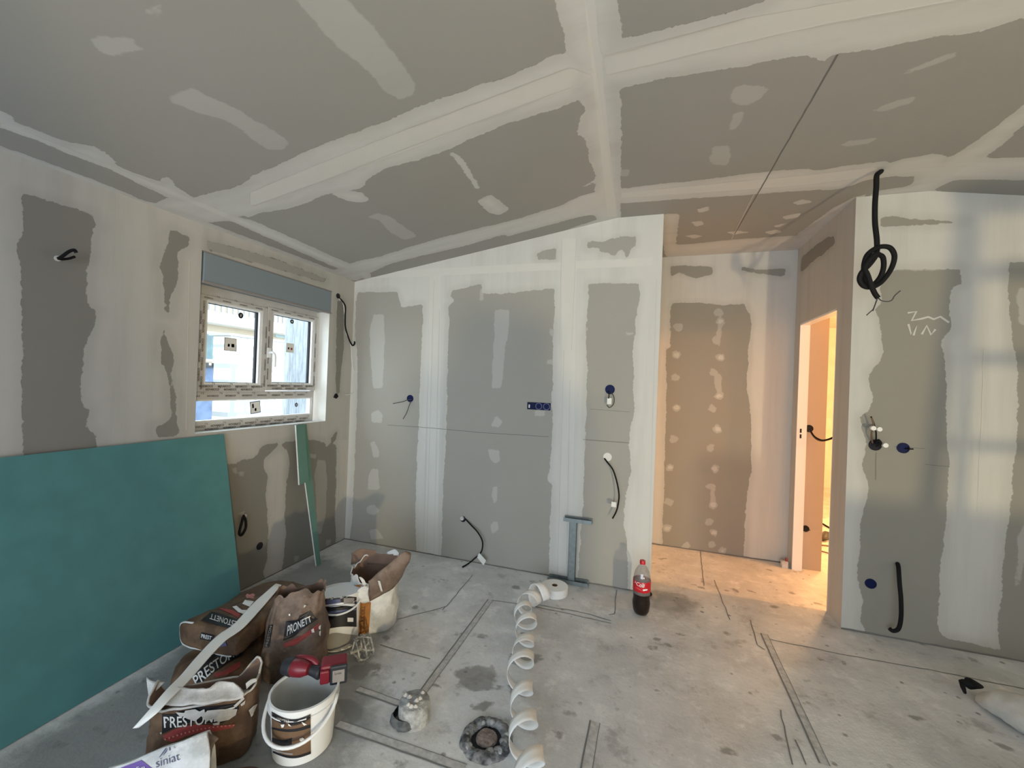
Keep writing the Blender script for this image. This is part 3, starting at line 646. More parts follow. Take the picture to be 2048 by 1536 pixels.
for nm, g, o in (('sash', GL, (GL[0]-.045, ym, GL[2]-.045, GL[3]+.03)), ('sash', GR, (ym+.001, GR[1]+.035, GR[2]-.045, GR[3]+.03))):
    s_ = frame_mb(o, g, WX-.06, WX).build(nm, M_film, win, bevel=.004)
    frame_mb(g, (g[0]+.012, g[1]-.014, g[2]+.012, g[3]-.012), WX-.045, WX-.008).build('glazing_bead', M_pvc, s_)
    frame_mb((g[0]+.012, g[1]-.014, g[2]+.012, g[3]-.012), (g[0]+.015, g[1]-.024, g[2]+.015, g[3]-.015), WX-.045, WX-.026).build('seal', M_dark, s_)
    MB().box((WX-.034, g[0]+.008, g[2]+.008), (WX-.03, g[1]-.008, g[3]-.008)).build('pane', M_glass, s_)
frame_mb(GB, (GB[0]+.008, GB[1]-.014, GB[2]+.008, GB[3]-.008), WX-.05, WX-.02).build('glazing_bead', M_pvc, win)
MB().box((WX-.036, GB[0]+.005, GB[2]+.005), (WX-.032, GB[1]-.005, GB[3]-.005)).build('pane', M_glass, win)
hy = uw(537, 705).y; hz = uw(541, 706).z
mb = MB(); mb.box((WX, hy-.014, hz-.035), (WX+.010, hy+.014, hz+.035)); mb.tube(spline([(WX+.008, hy, hz), (WX+.035, hy+.002, hz+.003), (WX+.045, hy+.012, hz-.02), (WX+.042, hy+.018, hz-.10)], 6), [.009]*18+[.007], 10)
mb.build('handle', M_pvc, win, smooth=True, auto=40)
# roller shutter casing
sb = UL(404, 563); mb = MB(); by0, by1 = WY0+.012, UL(662, 600).y
mb.box((WX-.1, by0, BOXZ), (XL+.004, by1, WZ1-.008)); cas = mb.build('shutter_casing', M_box, win, bevel=.003)
mb = MB(); mb.box((XL-.01, by0-.004, BOXZ-.012), (XL+.010, by1+.003, BOXZ)); mb.box((XL-.01, by0-.004, WZ1-.008), (XL+.006, by1+.003, WZ1-.001)); mb.build('casing_edge', M_lgrey, cas)

_fontcache = {}
def text_mesh(s, shear=0, bold=0):
    k = (s, shear, bold)
    if k in _fontcache: return _fontcache[k]
    cu = bpy.data.curves.new('t', 'FONT'); cu.body = s; cu.size = 1; cu.shear = shear; cu.offset = bold; cu.resolution_u = 3
    o = bpy.data.objects.new('t', cu); COL.objects.link(o); dg = bpy.context.evaluated_depsgraph_get(); dg.update()
    me = bpy.data.meshes.new_from_object(o.evaluated_get(dg)); bpy.data.objects.remove(o); bpy.data.curves.remove(cu)
    bm = bmesh.new(); bm.from_mesh(me); bmesh.ops.triangulate(bm, faces=bm.faces)
    bmesh.ops.subdivide_edges(bm, edges=[e for e in bm.edges if e.calc_length() > .25], cuts=1)
    V = [v.co.copy() for v in bm.verts]; Fc = [tuple(v.index for v in f.verts) for f in bm.faces]; bm.free(); bpy.data.meshes.remove(me)
    xs = [v.x for v in V]; ys = [v.y for v in V]; x0, x1, y0_, y1_ = min(xs), max(xs), min(ys), max(ys)
    V = [((v.x-x0)/(x1-x0), (v.y-y0_)/(y1_-y0_)) for v in V]; _fontcache[k] = (V, Fc, (x1-x0)/(y1_-y0_)); return _fontcache[k]
def word_on(mb, s, P, X, Y, h, shear=0, bold=.01):
    """flat word at P, running along X, upright along Y, letter height h"""
    V, Fc, asp = text_mesh(s, shear, bold); P = Vector(P); asp *= .8; X = Vector(X); Y = Vector(Y)
    mb.add([P+X*(u*h*asp)+Y*(v*h) for u, v in V], Fc); return h*asp
# printing on the protective film
mb = MB(); xf = WX+.0012; xg = WX-.0108
def film_row(ya, yb, z, x, ph=0, h=.014):
    y = ya+ph
    while y < yb-.075:
        word_on(mb, 'NOVAROCO', (x, y, z), (0, 1, 0), (0, 0, 1), h, bold=.03); y += .098
        word_on(mb, '7 %', (x, y-.02, z+.016), (0, 1, 0), (0, 0, 1), .012)
        y += .018
def film_col(y, za, zb, x, ph=0, h=.013):
    z = za+ph
    while z < zb-.075: word_on(mb, 'NOVAROCO', (x, y, z), (0, 0, 1), (0, -1, 0), h, bold=.03); z += .115
film_row(y0+.04, y1-.04, GB[2]-.035, xg); film_row(y0+.09, y1-.04, GB[2]-.055, xg, .03)
film_row(y0+.01, y1-.02, GB[3]+.018, xg, 0, .012)
for g, a, b in ((GL, GL[0]-.04, ym), (GR, ym+.004, GR[1]+.03)):
    film_row(a, b, g[2]-.018, xf, .01); film_row(a, b, g[2]-.038, xf, .05); film_row(a, b, g[3]+.008, xf, .02, .009)
film_col(GL[0]-.012, GL[2]-.03, GL[3], xf); film_col(GL[0]-.028, GL[2]-.03, GL[3], xf, .05); film_col(GR[1]+.022, GL[2]-.03, GL[3], xf, .03); film_col(ym-.005, GL[2]-.03, GL[3], xf, .02); film_col(ym+.018, GL[2]-.03, GL[3], xf, .07)
mb.build('film_print', M_ink, win)
# stickers on the panes
def sticker(px, w_, h_, mat, x=WX-.0285, rnd_=False, deco=None, rot=0):
    c = uw(*px); R = Matrix.Rotation(rot, 3, 'X')
    f = lambda dy, dz, dx=0: Vector((x+dx, c.y, c.z))+R @ Vector((0, dy, dz))
    m = MB()
    if rnd_: m.add([f(w_/2*math.cos(a), h_/2*math.sin(a)) for a in np.linspace(0, 2*math.pi, 25)[:-1]], [tuple(range(24))])
    else: m.add([f(-w_/2, -h_/2), f(w_/2, -h_/2), f(w_/2, h_/2), f(-w_/2, h_/2)], [(0, 1, 2, 3)])
    mats = [mat]
    for k, (dy, dz, a, b, mt) in enumerate(deco or []):
        m.cur = k+1; m.add([f(dy-a/2, dz-b/2, .0006), f(dy+a/2, dz-b/2, .0006), f(dy+a/2, dz+b/2, .0006), f(dy-a/2, dz+b/2, .0006)], [(0, 1, 2, 3)]); mats.append(mt)
    return m.build('sticker', mats, win)
sticker((488, 631), .036, .04, M_dark, rnd_=True, deco=[(0, 0, .006, .014, M_lwhite), (.003, .005, .008, .005, M_lwhite)])
sticker((590, 643), .034, .034, M_dark, rnd_=True, deco=[(0, 0, .010, .012, M_lwhite)])
sticker((599, 810), .03, .034, M_lblue, x=WX-.031, rnd_=True, deco=[(0, 0, .006, .014, M_lwhite)])
sticker((467.5, 689), .085, .085, M_lgrey, deco=[(0, 0, .077, .077, M_lwhite), (-.012, -.006, .014, .018, M_lblack), (.016, -.006, .02, .022, M_lred)])
sticker((586, 696), .072, .07, M_lwhite, deco=[(-.014, -.004, .014, .016, M_lblack), (.014, -.006, .016, .018, M_lred)])
sticker((517.5, 815), .08, .085, M_lblue, x=WX-.031, rot=.12, deco=[(0, .0, .07, .075, M_lwhite), (-.018, .012, .012, .03, M_lred), (.0, -.016, .014, .02, M_lblack)])

# ================================================================== OUTSIDE
ground = struct(MB().box((-30, -12, -.45), (XL-.35, 25, -.35)).build('ground', plain('pale_gravel', (.62, .60, .56), .95, noisy=.3, nscale=6)))
ux = lambda x, y, X: ax(x, y, 0, X)
M_cream = plain('cream_render', (.62, .52, .40), .9, noisy=.08, nscale=2); M_ltrim = plain('pale_trim', (.75, .75, .74), .8)
M_stone = bpy.data.materials.new('stone_wall'); 
m, nt, b = newmat('coursed_stone'); M_stone = m
tc = nd(nt, 'ShaderNodeTexCoord'); br = nd(nt, 'ShaderNodeTexBrick')
sx_ = nd(nt, 'ShaderNodeSeparateXYZ'); cx_ = nd(nt, 'ShaderNodeCombineXYZ'); nt.links.new(tc.outputs['Object'], sx_.inputs[0]); nt.links.new(sx_.outputs[1], cx_.inputs[0]); nt.links.new(sx_.outputs[2], cx_.inputs[1]); nt.links.new(cx_.outputs[0], br.inputs[0]); br.inputs['Scale'].default_value = 1.0
br.inputs['Brick Width'].default_value = .40; br.inputs['Row Height'].default_value = .19; br.inputs['Mortar Size'].default_value = .03
br.inputs['Color1'].default_value = (.60, .56, .50, 1); br.inputs['Color2'].default_value = (.78, .75, .70, 1); br.inputs['Mortar'].default_value = (.30, .30, .29, 1)
nt.links.new(br.outputs[0], b.inputs['Base Color']); b.inputs['Roughness'].default_value = .95
BX = -9.0
h = thing('neighbour_house', 'cream rendered house with white balcony beyond the window', 'building', (BX, 7, -.4))
MB().box((BX-3, -2, -.4), (BX, 22, 6)).build('wall', M_cream, h)
b0 = ux(413, 650, BX+.4); MB().box((BX, -2, ux(430, 634, BX+.4).z-.12), (BX+.4, 22, ux(430, 627, BX+.4).z+.05)).build('balcony_slab', M_ltrim, h)
mb = MB(); zb0 = ux(430, 626, BX+.4).z; 
for k in range(90): mb.box((BX+.36, 2+k*.13, zb0+.05), (BX+.4, 2.06+k*.13, zb0+1.0))
mb.box((BX+.35, 2, zb0+.95), (BX+.41, 13.7, zb0+1.0)); mb.build('balcony_railing', plain('grey_metal', (.35, .35, .36), .5), h)
a_ = ux(413, 662, BX+.01); c_ = ux(443, 725, BX+.01)
wn = MB().box((BX, a_.y-.6, c_.z), (BX+.03, c_.y, a_.z)).build('window', M_ltrim, h)
for k in range(2): MB().box((BX+.03, a_.y-.5+k*(c_.y-a_.y+.5)/2, c_.z+.06), (BX+.04, a_.y-.58+(k+1)*(c_.y-a_.y+.55)/2, a_.z-.06)).build('pane', plain('curtained_glass', (.22, .33, .36), .3, noisy=.5, nscale=3), wn)
a_ = ux(550, 660, BX+.01); c_ = ux(590, 680, BX+.01); MB().box((BX, a_.y, c_.z), (BX+.05, c_.y+1, a_.z)).build('shutter', plain('pale_shutter', (.45, .55, .58), .6), h)
SX = -6.6
p = ux(462, 672, SX); q = ux(510, 672, SX); g = thing('stone_garden_wall', 'grey stone garden wall in front of the cream house', 'wall', (SX, q.y, -.35))
mb = MB(); mb.box((SX-.4, p.y, -.35), (SX, 14, q.z-.05)); mb.build('masonry', M_stone, g); MB().box((SX-.45, p.y-.05, q.z-.05), (SX+.02, 14, q.z-.01)).build('coping', plain('coping_grey', (.33, .33, .34), .9), g)
PX = -4.6
p = ux(463, 710, PX); tag(MB().box((PX-.25, p.y-.02, -.35), (PX, ux(478, 710, PX).y, p.z)).build('gate_pillar', M_stone, None), 'pale masonry gate pillar outside at the end of the stone wall', 'pillar')
p = ux(411, 730, -5.2); q = ux(461, 768, -5.2)
vb = thing('garden_fence', 'blue-grey corrugated fence panel outside below the curtained window', 'fence', (-5.2, q.y, -.35))
MB().box((-5.24, p.y-1.5, -.35), (-5.2, q.y, p.z)).build('panel', plain('blue_grey_sheet', (.13, .18, .30), .7, noisy=.4, nscale=8), vb)
mb = MB()
mb.box((-5.2, q.y-2.6, p.z-.03), (-5.175, q.y, p.z-.005))
for k in range(24): mb.box((-5.2, q.y-.04-k*.11, p.z-.02), (-5.17, q.y+.015-k*.11, p.z+.03))
mb.build('toothed_edge', M_lblack, vb)
m, nt, b = newmat('weathered_wood'); tc = nd(nt, 'ShaderNodeTexCoord'); mp = nd(nt, 'ShaderNodeMapping'); mp.inputs['Scale'].default_value = (9, 9, .9); nt.links.new(tc.outputs['Object'], mp.inputs[0])
wn_ = noise_(nt, mp.outputs[0], 6, 8, .7); nt.links.new(mixc(nt, smooth(nt, wn_, .38, .62), (.22, .235, .26), (.36, .38, .41)), b.inputs['Base Color']); b.inputs['Roughness'].default_value = .9; M_wood = m
p = ux(577, 700, -3.2); q = ux(617, 700, -3.2)
tag(MB().box((-3.25, p.y, -.35), (-3.2, q.y, 2.9)).build('wooden_board', M_wood, None, bevel=.004), 'weathered grey wooden board standing upright outside the right sash', 'board')

# ================================================================== DECALS (print laid on the bags and buckets)
class Skin:
    """finds the printed surface of an object: lays shapes on it, slightly proud"""
    def __init__(s, obs):
        vs = []; fs = []
        for o in obs:
            k = len(vs); M = o.matrix_world; vs += [M @ v.co for v in o.data.vertices]; fs += [tuple(i+k for i in p.vertices) for p in o.data.polygons]
        s.b = BVHTree.FromPolygons(vs, fs); s.d = None
    def hit(s, x, y, off):
        d = ray(x, y).normalized(); loc, nn, i, dist = s.b.ray_cast(EYE, d)
        if loc is None: return None
        if nn.dot(d) > 0: nn = -nn
        return loc + nn*off*.4 - d*off*.8
def bil(q, u, v):
    a, b, c, d = q      # tl tr br bl, v from bottom
    return tuple((d[i]*(1-u)+c[i]*u)*(1-v)+(a[i]*(1-u)+b[i]*u)*v for i in (0, 1))
def put(skin, V, Fc, name, mat, parent, off):
    P = [skin.hit(x, y, off) for x, y in V]; keep = {}; vs = []
    for i, p in enumerate(P):
        if p is not None: keep[i] = len(vs); vs.append(p)
    fs = [tuple(keep[i] for i in f) for f in Fc if all(i in keep for i in f)]
    fs = [f for f in fs if max((vs[f[0]]-vs[f[k]]).length for k in range(1, len(f))) < .12]
    if not fs: print('decal missed', name); return None
    if name != 'lettering':                       # keep the largest connected piece
        g = list(range(len(vs)))
        def root(i):
            while g[i] != i: g[i] = g[g[i]]; i = g[i]
            return i
        for f in fs:
            for k in f[1:]: g[root(k)] = root(f[0])
        cnt = {}
        for f in fs: cnt[root(f[0])] = cnt.get(root(f[0]), 0)+1
        best = max(cnt, key=cnt.get); fs = [f for f in fs if root(f[0]) == best]
        used = sorted({i for f in fs for i in f}); mp_ = {i: k for k, i in enumerate(used)}; vs = [vs[i] for i in used]; fs = [tuple(mp_[i] for i in f) for f in fs]
    return MB().add(vs, fs).build(name, mat, parent)
def quad(skin, q, name, mat, parent, off=.0025, n=(14, 8), bow=0):
    V = [bil(q, i/n[0], j/n[1]) for i in range(n[0]+1) for j in range(n[1]+1)]
    V = [(x, y+bow*math.sin(math.pi*(k//(n[1]+1))/n[0])) for k, (x, y) in enumerate(V)]
    Fc = [(i*(n[1]+1)+j, (i+1)*(n[1]+1)+j, (i+1)*(n[1]+1)+j+1, i*(n[1]+1)+j+1) for i in range(n[0]) for j in range(n[1])]
    return put(skin, V, Fc, name, mat, parent, off)
def words(skin, s, q, mat, parent, off=.005, shear=0, bold=.012, name='lettering', bow=0):
    V, Fc, _ = text_mesh(s, shear, bold); V = [(lambda p, u: (p[0], p[1]+bow*math.sin(math.pi*u)))(bil(q, u, v), u) for u, v in V]
    return put(skin, V, Fc, name, mat, parent, off)
def poly_px(skin, pts, name, mat, parent, off=.006):
    """irregular splash, fan filled"""
    cx = sum(p[0] for p in pts)/len(pts); cy = sum(p[1] for p in pts)/len(pts); V = [(cx, cy)]
    for r in (.35, .7, 1): V += [(cx+(x-cx)*r, cy+(y-cy)*r) for x, y in pts]
    m = len(pts); Fc = [(0, 1+k, 1+(k+1) % m) for k in range(m)]
    for r in range(2): Fc += [(1+r*m+k, 1+(r+1)*m+k, 1+(r+1)*m+(k+1) % m, 1+r*m+(k+1) % m) for k in range(m)]
    return put(skin, V, Fc, name, mat, parent, off)

# ================================================================== BUCKETS
def bucket(name, label, c, r0_, r1_, hgt, tilt=(0, 0)):
    t = thing(name, label, 'bucket', c)
    T = Matrix.Translation(c) @ Matrix.Rotation(tilt[0], 4, 'X') @ Matrix.Rotation(tilt[1], 4, 'Y')
    prof = [(0, .0), (r0_-.008, 0), (r0_, .006), (r0_+(r1_-r0_)*.8, hgt*.82), (r1_+.002, hgt*.84), (r1_+.007, hgt*.845), (r1_+.007, hgt*.862), (r1_+.001, hgt*.868), (r1_+.002, hgt*.975), (r1_+.006, hgt*.98), (r1_+.006, hgt), (r1_-.002, hgt+.001), (r1_-.004, hgt*.97)]
    body = MB().lathe(prof, T, 56).build('body', M_bucket, t, smooth=True, auto=35)
    MB().lathe([(r1_-.004, hgt*.97), (r0_-.002, hgt*.35), (r0_-.004, hgt*.30), (r0_*.6, hgt*.29), (0, hgt*.285)], T, 48).build('inner_wall', M_bucketin, t, smooth=True)
    return t, body, T
bt, bb, BT = bucket('plastic_bucket', 'white plastic bucket with brown label and lowered handle, drill resting on its rim', (-1.21, 1.29, 0), .106, .119, .215)
# lowered handle: a bail hinged at both sides
def bail(T, r, z, drop, out, ang, mat, parent, rad=.0055, wide=1.6):
    pts = []
    for k in range(25):
        a = math.pi*k/24; s_ = math.sin(a); v = Vector((math.cos(a)*(r+.008+out*.3*s_), -s_*(r+out), z-drop*s_**.75))
        v = Matrix.Rotation(ang, 3, 'Z') @ v; pts.append(T @ v)
    return MB().tube(pts, rad, 10).build('handle', mat, parent, smooth=True)
bail(BT, .119, .195, .085, .030, math.radians(18), M_bucket, bt, .0065)
sk = Skin([bb])
sx = lambda pts: [tuple(q) for q in crop(520, 1340, .1276, pts)]
L = quad(sk, sx([(182,655),(792,692),(797,1290),(195,1225)]), 'label', M_lbrown, bt, .0015, (20, 12), bow=14)
if L:
    quad(sk, sx([(184,650),(792,690),(792,770),(188,760)]), 'label_band', M_lblack, L, .003, (20, 3), bow=13)
    quad(sk, sx([(190,895),(792,850),(792,900),(192,925)]), 'label_band', M_lblack, L, .003, (20, 3), bow=7)
    quad(sk, sx([(192,1055),(500,1060),(500,1165),(192,1120)]), 'label_band', M_lblack, L, .003, (12, 3), bow=5)
    quad(sk, sx([(205,1265),(797,1270),(797,1310),(210,1295)]), 'label_band', M_lblack, L, .003, (16, 2), bow=10)
    quad(sk, sx([(250,1240),(515,1300),(515,1330),(250,1265)]), 'label_stripe', M_lgrey, L, .003, (12, 2), bow=2)
    words(sk, 'TOUPRET', sx([(255,735),(460,790),(460,820),(255,765)]), M_lwhite, L, .004, bow=1)
for k, g in enumerate(([(330,850),(390,845),(375,890),(345,900)], [(430,820),(470,850),(495,880),(450,865)], [(650,805),(700,830),(735,850),(690,865),(670,840)], [(620,1070),(670,1050),(695,1080),(660,1115),(625,1105)])):
    poly_px(sk, sx(g), 'plaster_splash', M_lwhite, bt, .005)
t2, b2, T2 = bucket('plastic_bucket', 'white plastic bucket with black label standing between bag and whisk', (-1.505, 1.83, 0), .096, .107, .275, tilt=(-.09, -.08))
MB().lathe([(0, .268), (.104, .268), (.104, .262)], T2, 40).build('lid', M_bucket, t2)
bail(T2, .107, .255, .062, .010, math.radians(32), M_bucket, t2, .005)
sk = Skin([b2]); sy = lambda pts: [tuple(q) for q in crop(630, 1160, .0911, pts)]
L = quad(sk, sy([(160,600),(912,590),(912,1030),(215,1090)]), 'label', M_lblack, t2, .0015, (24, 10), bow=-3)
L2 = quad(sk, sy([(155,440),(912,375),(912,530),(160,545)]), 'label_strip', M_lblack, t2, .0015, (24, 6), bow=-4)
quad(sk, sy([(215,545),(560,500),(560,420),(250,430)]), 'label_image', M_lblue, L2, .003, (10, 4))
quad(sk, sy([(630,395),(860,390),(860,520),(630,520)]), 'label_image', M_lgrey, L2, .003, (8, 4))
if L: quad(sk, sy([(712,825),(838,830),(838,918),(712,915)]), 'barcode_patch', M_lwhite, L, .003, (4, 3)); quad(sk, sy([(215,700),(900,620),(900,660),(230,760)]), 'label_image', M_lblue, L, .003, (12, 3))
quad(sk, sy([(200,1245),(600,1175),(950,1220),(950,1600)][:2]+[(955,1640),(195,1640)]), 'plaster_wash', M_splash, t2, .002, (24, 10), bow=-4)
quad(sk, sy([(590,1176),(952,1215),(958,1620),(590,1640)]), 'plaster_wash', M_splash, t2, .0022, (14, 10), bow=0)

# ================================================================== BAGS
def nz(p, s, a, o=0): return (noise.noise(Vector(p)*s+Vector((o, o*1.7, o*.3))))*a
def loft(rings, n=64, seed=0, wr=.010, sc_=9, fine=.0035):
    """rings: (x,y,z, half_w, half_d, rot_deg, power, tilt_x, tilt_y)"""
    V = []; Fc = []
    for i, R_ in enumerate(rings):
        x, y, z, hw, hd, rot, pw = R_[:7]; tx, ty = (R_[7:9] if len(R_) > 8 else (0, 0)); ro = math.radians(rot)
        for k in range(n):
            a = 2*math.pi*k/n; c_, s_ = math.cos(a), math.sin(a)
            u = hw*math.copysign(abs(c_)**(2/pw), c_); v = hd*math.copysign(abs(s_)**(2/pw), s_)
            p = Vector((x+u*math.cos(ro)-v*math.sin(ro), y+u*math.sin(ro)+v*math.cos(ro), z+tx*u+ty*v))
            rad = Vector((p.x-x, p.y-y, 0)).normalized()
            w_ = nz(p, sc_, wr, seed)+nz((p.x, p.y, p.z*3), 30, fine, seed)+abs(nz((p.x*1.4, p.y*1.4, p.z*.6), 16, wr*.9, seed+3))
            p = p+rad*w_; V.append(p)
    for i in range(len(rings)-1):
        for k in range(n): k2 = (k+1) % n; Fc.append((i*n+k, i*n+k2, (i+1)*n+k2, (i+1)*n+k))
    return V, Fc
def dens(rings, m=5):
    """catmull-rom between rings"""
    out = []; K = len(rings); L_ = [list(r)+[0]*(9-len(r)) for r in rings]
    for i in range(K-1):
        p0, p1, p2, p3 = L_[max(i-1, 0)], L_[i], L_[i+1], L_[min(i+2, K-1)]
        for k in range(m):
            t = k/m; out.append([.5*((2*b)+(c-a)*t+(2*a-5*b+4*c-d)*t*t+(3*b-a-3*c+d)*t**3) for a, b, c, d in zip(p0, p1, p2, p3)])
    out.append(L_[-1]); return out
def standing_bag(name, label, rings, mat, open_depth=.16, fill_mat=None, seed=1, rim_mat=None, jag=.02, n=72, wr=.010, rim=None):
    t = thing(name, label, 'bag', (rings[0][0], rings[0][1], 0))
    R_ = dens(rings); V, Fc = loft(R_, n, seed, wr)
    # torn rim
    top = len(R_)-1
    for k in range(n):
        a = 2*math.pi*k/n; dz = jag*(math.sin(3*a+seed)+.6*math.sin(7*a+seed*2)+.5*math.sin(13*a))+(np.interp(math.degrees(a), *zip(*rim)) if rim else 0)
        
        for back, wgt in ((0, 1), (1, .8), (2, .55), (3, .3)): V[(top-back)*n+k] = V[(top-back)*n+k]+Vector((0, 0, dz*wgt))
    mb = MB().add(V, Fc); body = mb.build('paper_body', mat, t, smooth=True)
    if open_depth:
        i0 = top; VI = []; cx, cy = R_[top][0], R_[top][1]
        for j in range(6):
            src = max(0, top-j*2)
            for k in range(n):
                p = V[i0*n+k] if j == 0 else V[src*n+k]; q = Vector((p.x, p.y, p.z)); c = Vector((R_[src][0], R_[src][1], p.z))
                q = q+(c-q)*(.04 if j else .0); VI.append(q)
        FI = [(j*n+k, j*n+(k+1) % n, (j+1)*n+(k+1) % n, (j+1)*n+k) for j in range(5) for k in range(n)]
        MB().add(VI, FI).build('lining', M_kraftin, t, smooth=True)
        last = VI[5*n:6*n]; c = sum(last, Vector())/n; W = [c+Vector((0, 0, .02))]
        for r in (.4, .75, 1): W += [c+(p-c)*r+Vector((0, 0, .012*(1-r)+nz(p*r, 30, .01, seed))) for p in last]
        Fw = [(0, 1+k, 1+(k+1) % n) for k in range(n)]
        for r in range(2): Fw += [(1+r*n+k, 1+(r+1)*n+k, 1+(r+1)*n+(k+1) % n, 1+r*n+(k+1) % n) for k in range(n)]
        MB().add(W, Fw).build('contents', fill_mat or M_powder, t, smooth=True)
        if rim_mat:
            mb = MB(); mb.tube([V[top*n+k] for k in range(n)]+[V[top*n]], .004, 6); mb.build('torn_edge', rim_mat, t, smooth=True)
    return t, body
def lying_bag(name, label, rings, mat, seed=1, n=56, wr=.012):
    """closed sack lying down: rings run along its length; each (centre xyz, half_w, half_h, axis deg, power)"""
    t = thing(name, label, 'bag', (rings[len(rings)//2][0], rings[len(rings)//2][1], rings[len(rings)//2][2]-rings[len(rings)//2][4]))
    R_ = dens(rings, 7); V = []
    for i, r in enumerate(R_):
        x, y, z, hw, hh, ax_, pw, roll = r[:8]; ro = math.radians(ax_)
        w_ = Vector((math.cos(ro), math.sin(ro), 0)); fwd = Vector((-math.sin(ro), math.cos(ro), 0)); up_ = Vector((0, 0, 1))
        rr = math.radians(roll); w2 = w_*math.cos(rr)+up_*math.sin(rr); u2 = -w_*math.sin(rr)+up_*math.cos(rr)
        for k in range(n):
            a = 2*math.pi*k/n; c_, s_ = math.cos(a), math.sin(a)
            p = Vector((x, y, z))+w2*hw*math.copysign(abs(c_)**(2/pw), c_)+u2*hh*math.copysign(abs(s_)**(2/pw), s_)
            d = (p-Vector((x, y, z))).normalized(); p = p+d*(nz(p, 8, wr, seed)+nz(p, 26, wr*.45, seed)+abs(nz(p, 14, wr*.6, seed+4))); p.z = max(p.z, .002); V.append(p)
    m = len(R_); Fc = [(i*n+k, i*n+(k+1) % n, (i+1)*n+(k+1) % n, (i+1)*n+k) for i in range(m-1) for k in range(n)]
    Fc += [tuple(range(n-1, -1, -1)), tuple((m-1)*n+k for k in range(n))]
    body = MB().add(V, Fc).build('paper_body', mat, t, smooth=True, auto=60)
    return t, body, V, n

# ring rows: x, y, z, half_w, half_d, rot, power
ang = 38
def solidify(o, th, off=0):
    md = o.modifiers.new('thickness', 'SOLIDIFY'); md.thickness = th; md.offset = off; return o
def sheet(rows, name, mat, parent, th=.002, sub=4, wob=.003, seed=1, off=0):
    """a sheet through a net of world points, crumpled a little"""
    R_ = [spline(r, sub) for r in rows]; cols = list(zip(*R_)); C2 = [spline(c, sub) for c in cols]; nu = len(C2); nv = len(C2[0])
    V = [p+Vector((nz(p, 18, wob, seed), nz(p, 18, wob, seed+5), nz(p, 18, wob, seed+9))) for c in C2 for p in c]
    Fc = [(i*nv+j, (i+1)*nv+j, (i+1)*nv+j+1, i*nv+j+1) for i in range(nu-1) for j in range(nv-1)]
    return solidify(MB().add(V, Fc).build(name, mat, parent, smooth=True), th, off)
def pxz(*l): return [fl(*p) for p in l]
def vplane(Axy, Bxy):
    a = Vector((*Axy, 0)); d = Vector((Bxy[0]-Axy[0], Bxy[1]-Axy[1], 0)).normalized(); nn = Vector((d.y, -d.x, 0))
    return lambda x, y, o=0: at(x, y, a+nn*o, nn)
ang = 38
c4 = lambda p: crop(260, 1300, .1536, p)
c5b = lambda p: crop(340, 1150, .166, p)
# ---- open bag at the front of the heap
tD, bD = standing_bag('plaster_bag', 'open brown paper bag at the front of the heap, black label smeared with plaster', [
(-1.512,1.13,0.0,.150,.070,ang,4), (-1.512,1.13,.025,.160,.082,ang,4), (-1.512,1.13,.10,.162,.086,ang,3.6), (-1.512,1.13,.16,.160,.082,ang,3.6), (-1.508,1.13,.205,.160,.078,ang,4,-.05,0), (-1.506,1.13,.250,.163,.080,ang,4.5,-.04,.0)], M_kraft, seed=3, rim_mat=M_powder, jag=.005, wr=.008, rim=[(0,.02),(30,.05),(48,.055),(62,.015),(80,-.035),(130,-.045),(150,-.02),(175,.03),(200,.0),(240,-.005),(320,.0),(360,.02)])
skD = Skin([bD])
L = poly_px(skD, c4([(420,830),(560,760),(800,745),(1000,740),(1200,715),(1410,690),(1420,760),(1330,880),(1200,950),(1050,950),(850,930),(700,960),(560,1010),(420,1090)]), 'label', M_lblack, tD, .0025)
words(skD, 'PRESTONETT', c4([(440,860),(1370,730),(1340,860),(450,1010)]), M_lwhite, tD, .006, shear=0, bow=6)
poly_px(skD, c4([(430,1110),(560,1040),(720,985),(850,965),(1050,975),(1200,980),(1370,960),(1340,1010),(1100,1060),(900,1070),(720,1120),(560,1200),(440,1160)]), 'label_stripe', M_lred, tD, .003)
words(skD, '• • • • • • • • • • • • • • • • • •', c4([(450,1150),(1360,965),(1362,985),(455,1175)]), M_lpink, tD, .006, bow=-6)
poly_px(skD, c4([(620,760),(800,730),(980,640),(1010,780),(1200,765),(1400,760),(1380,840),(1290,900),(1150,930),(1090,860),(1000,930),(930,850),(850,920),(760,890),(700,840),(660,860),(600,800)]), 'plaster_splash', M_powder, tD, .008)
for g in ([(1350,720),(1480,600),(1490,630),(1380,740)], [(1440,700),(1500,650),(1490,700),(1450,725)], [(1540,780),(1600,720),(1650,700),(1590,850),(1570,870)], [(1080,950),(1170,930),(1160,970),(1090,975)], [(395,1070),(420,1060),(415,1090)]): poly_px(skD, c4(g), 'plaster_splash', M_powder, tD, .008)
sheet([pxz((325,1412,.252),(365,1411,.256),(410,1408,.258),(450,1402,.258),(488,1394,.258)), pxz((330,1395,.268),(370,1392,.270),(410,1385,.272),(450,1380,.272),(490,1384,.270)),
       pxz((340,1380,.272),(372,1374,.282),(412,1382,.284),(440,1362,.292),(482,1374,.282))], 'folded_flap', M_powder, tD, .006, wob=.008)
sheet([pxz((297,1392,.262),(304,1388,.264),(312,1382,.266)), pxz((293,1354,.285),(306,1363,.283),(330,1364,.280))], 'torn_corner', M_pw, tD, .003)
sheet([pxz((494,1378,.266),(504,1368,.27),(514,1362,.27)), pxz((492,1366,.278),(502,1358,.285),(513,1356,.28))], 'torn_corner', M_pw, tD, .003)
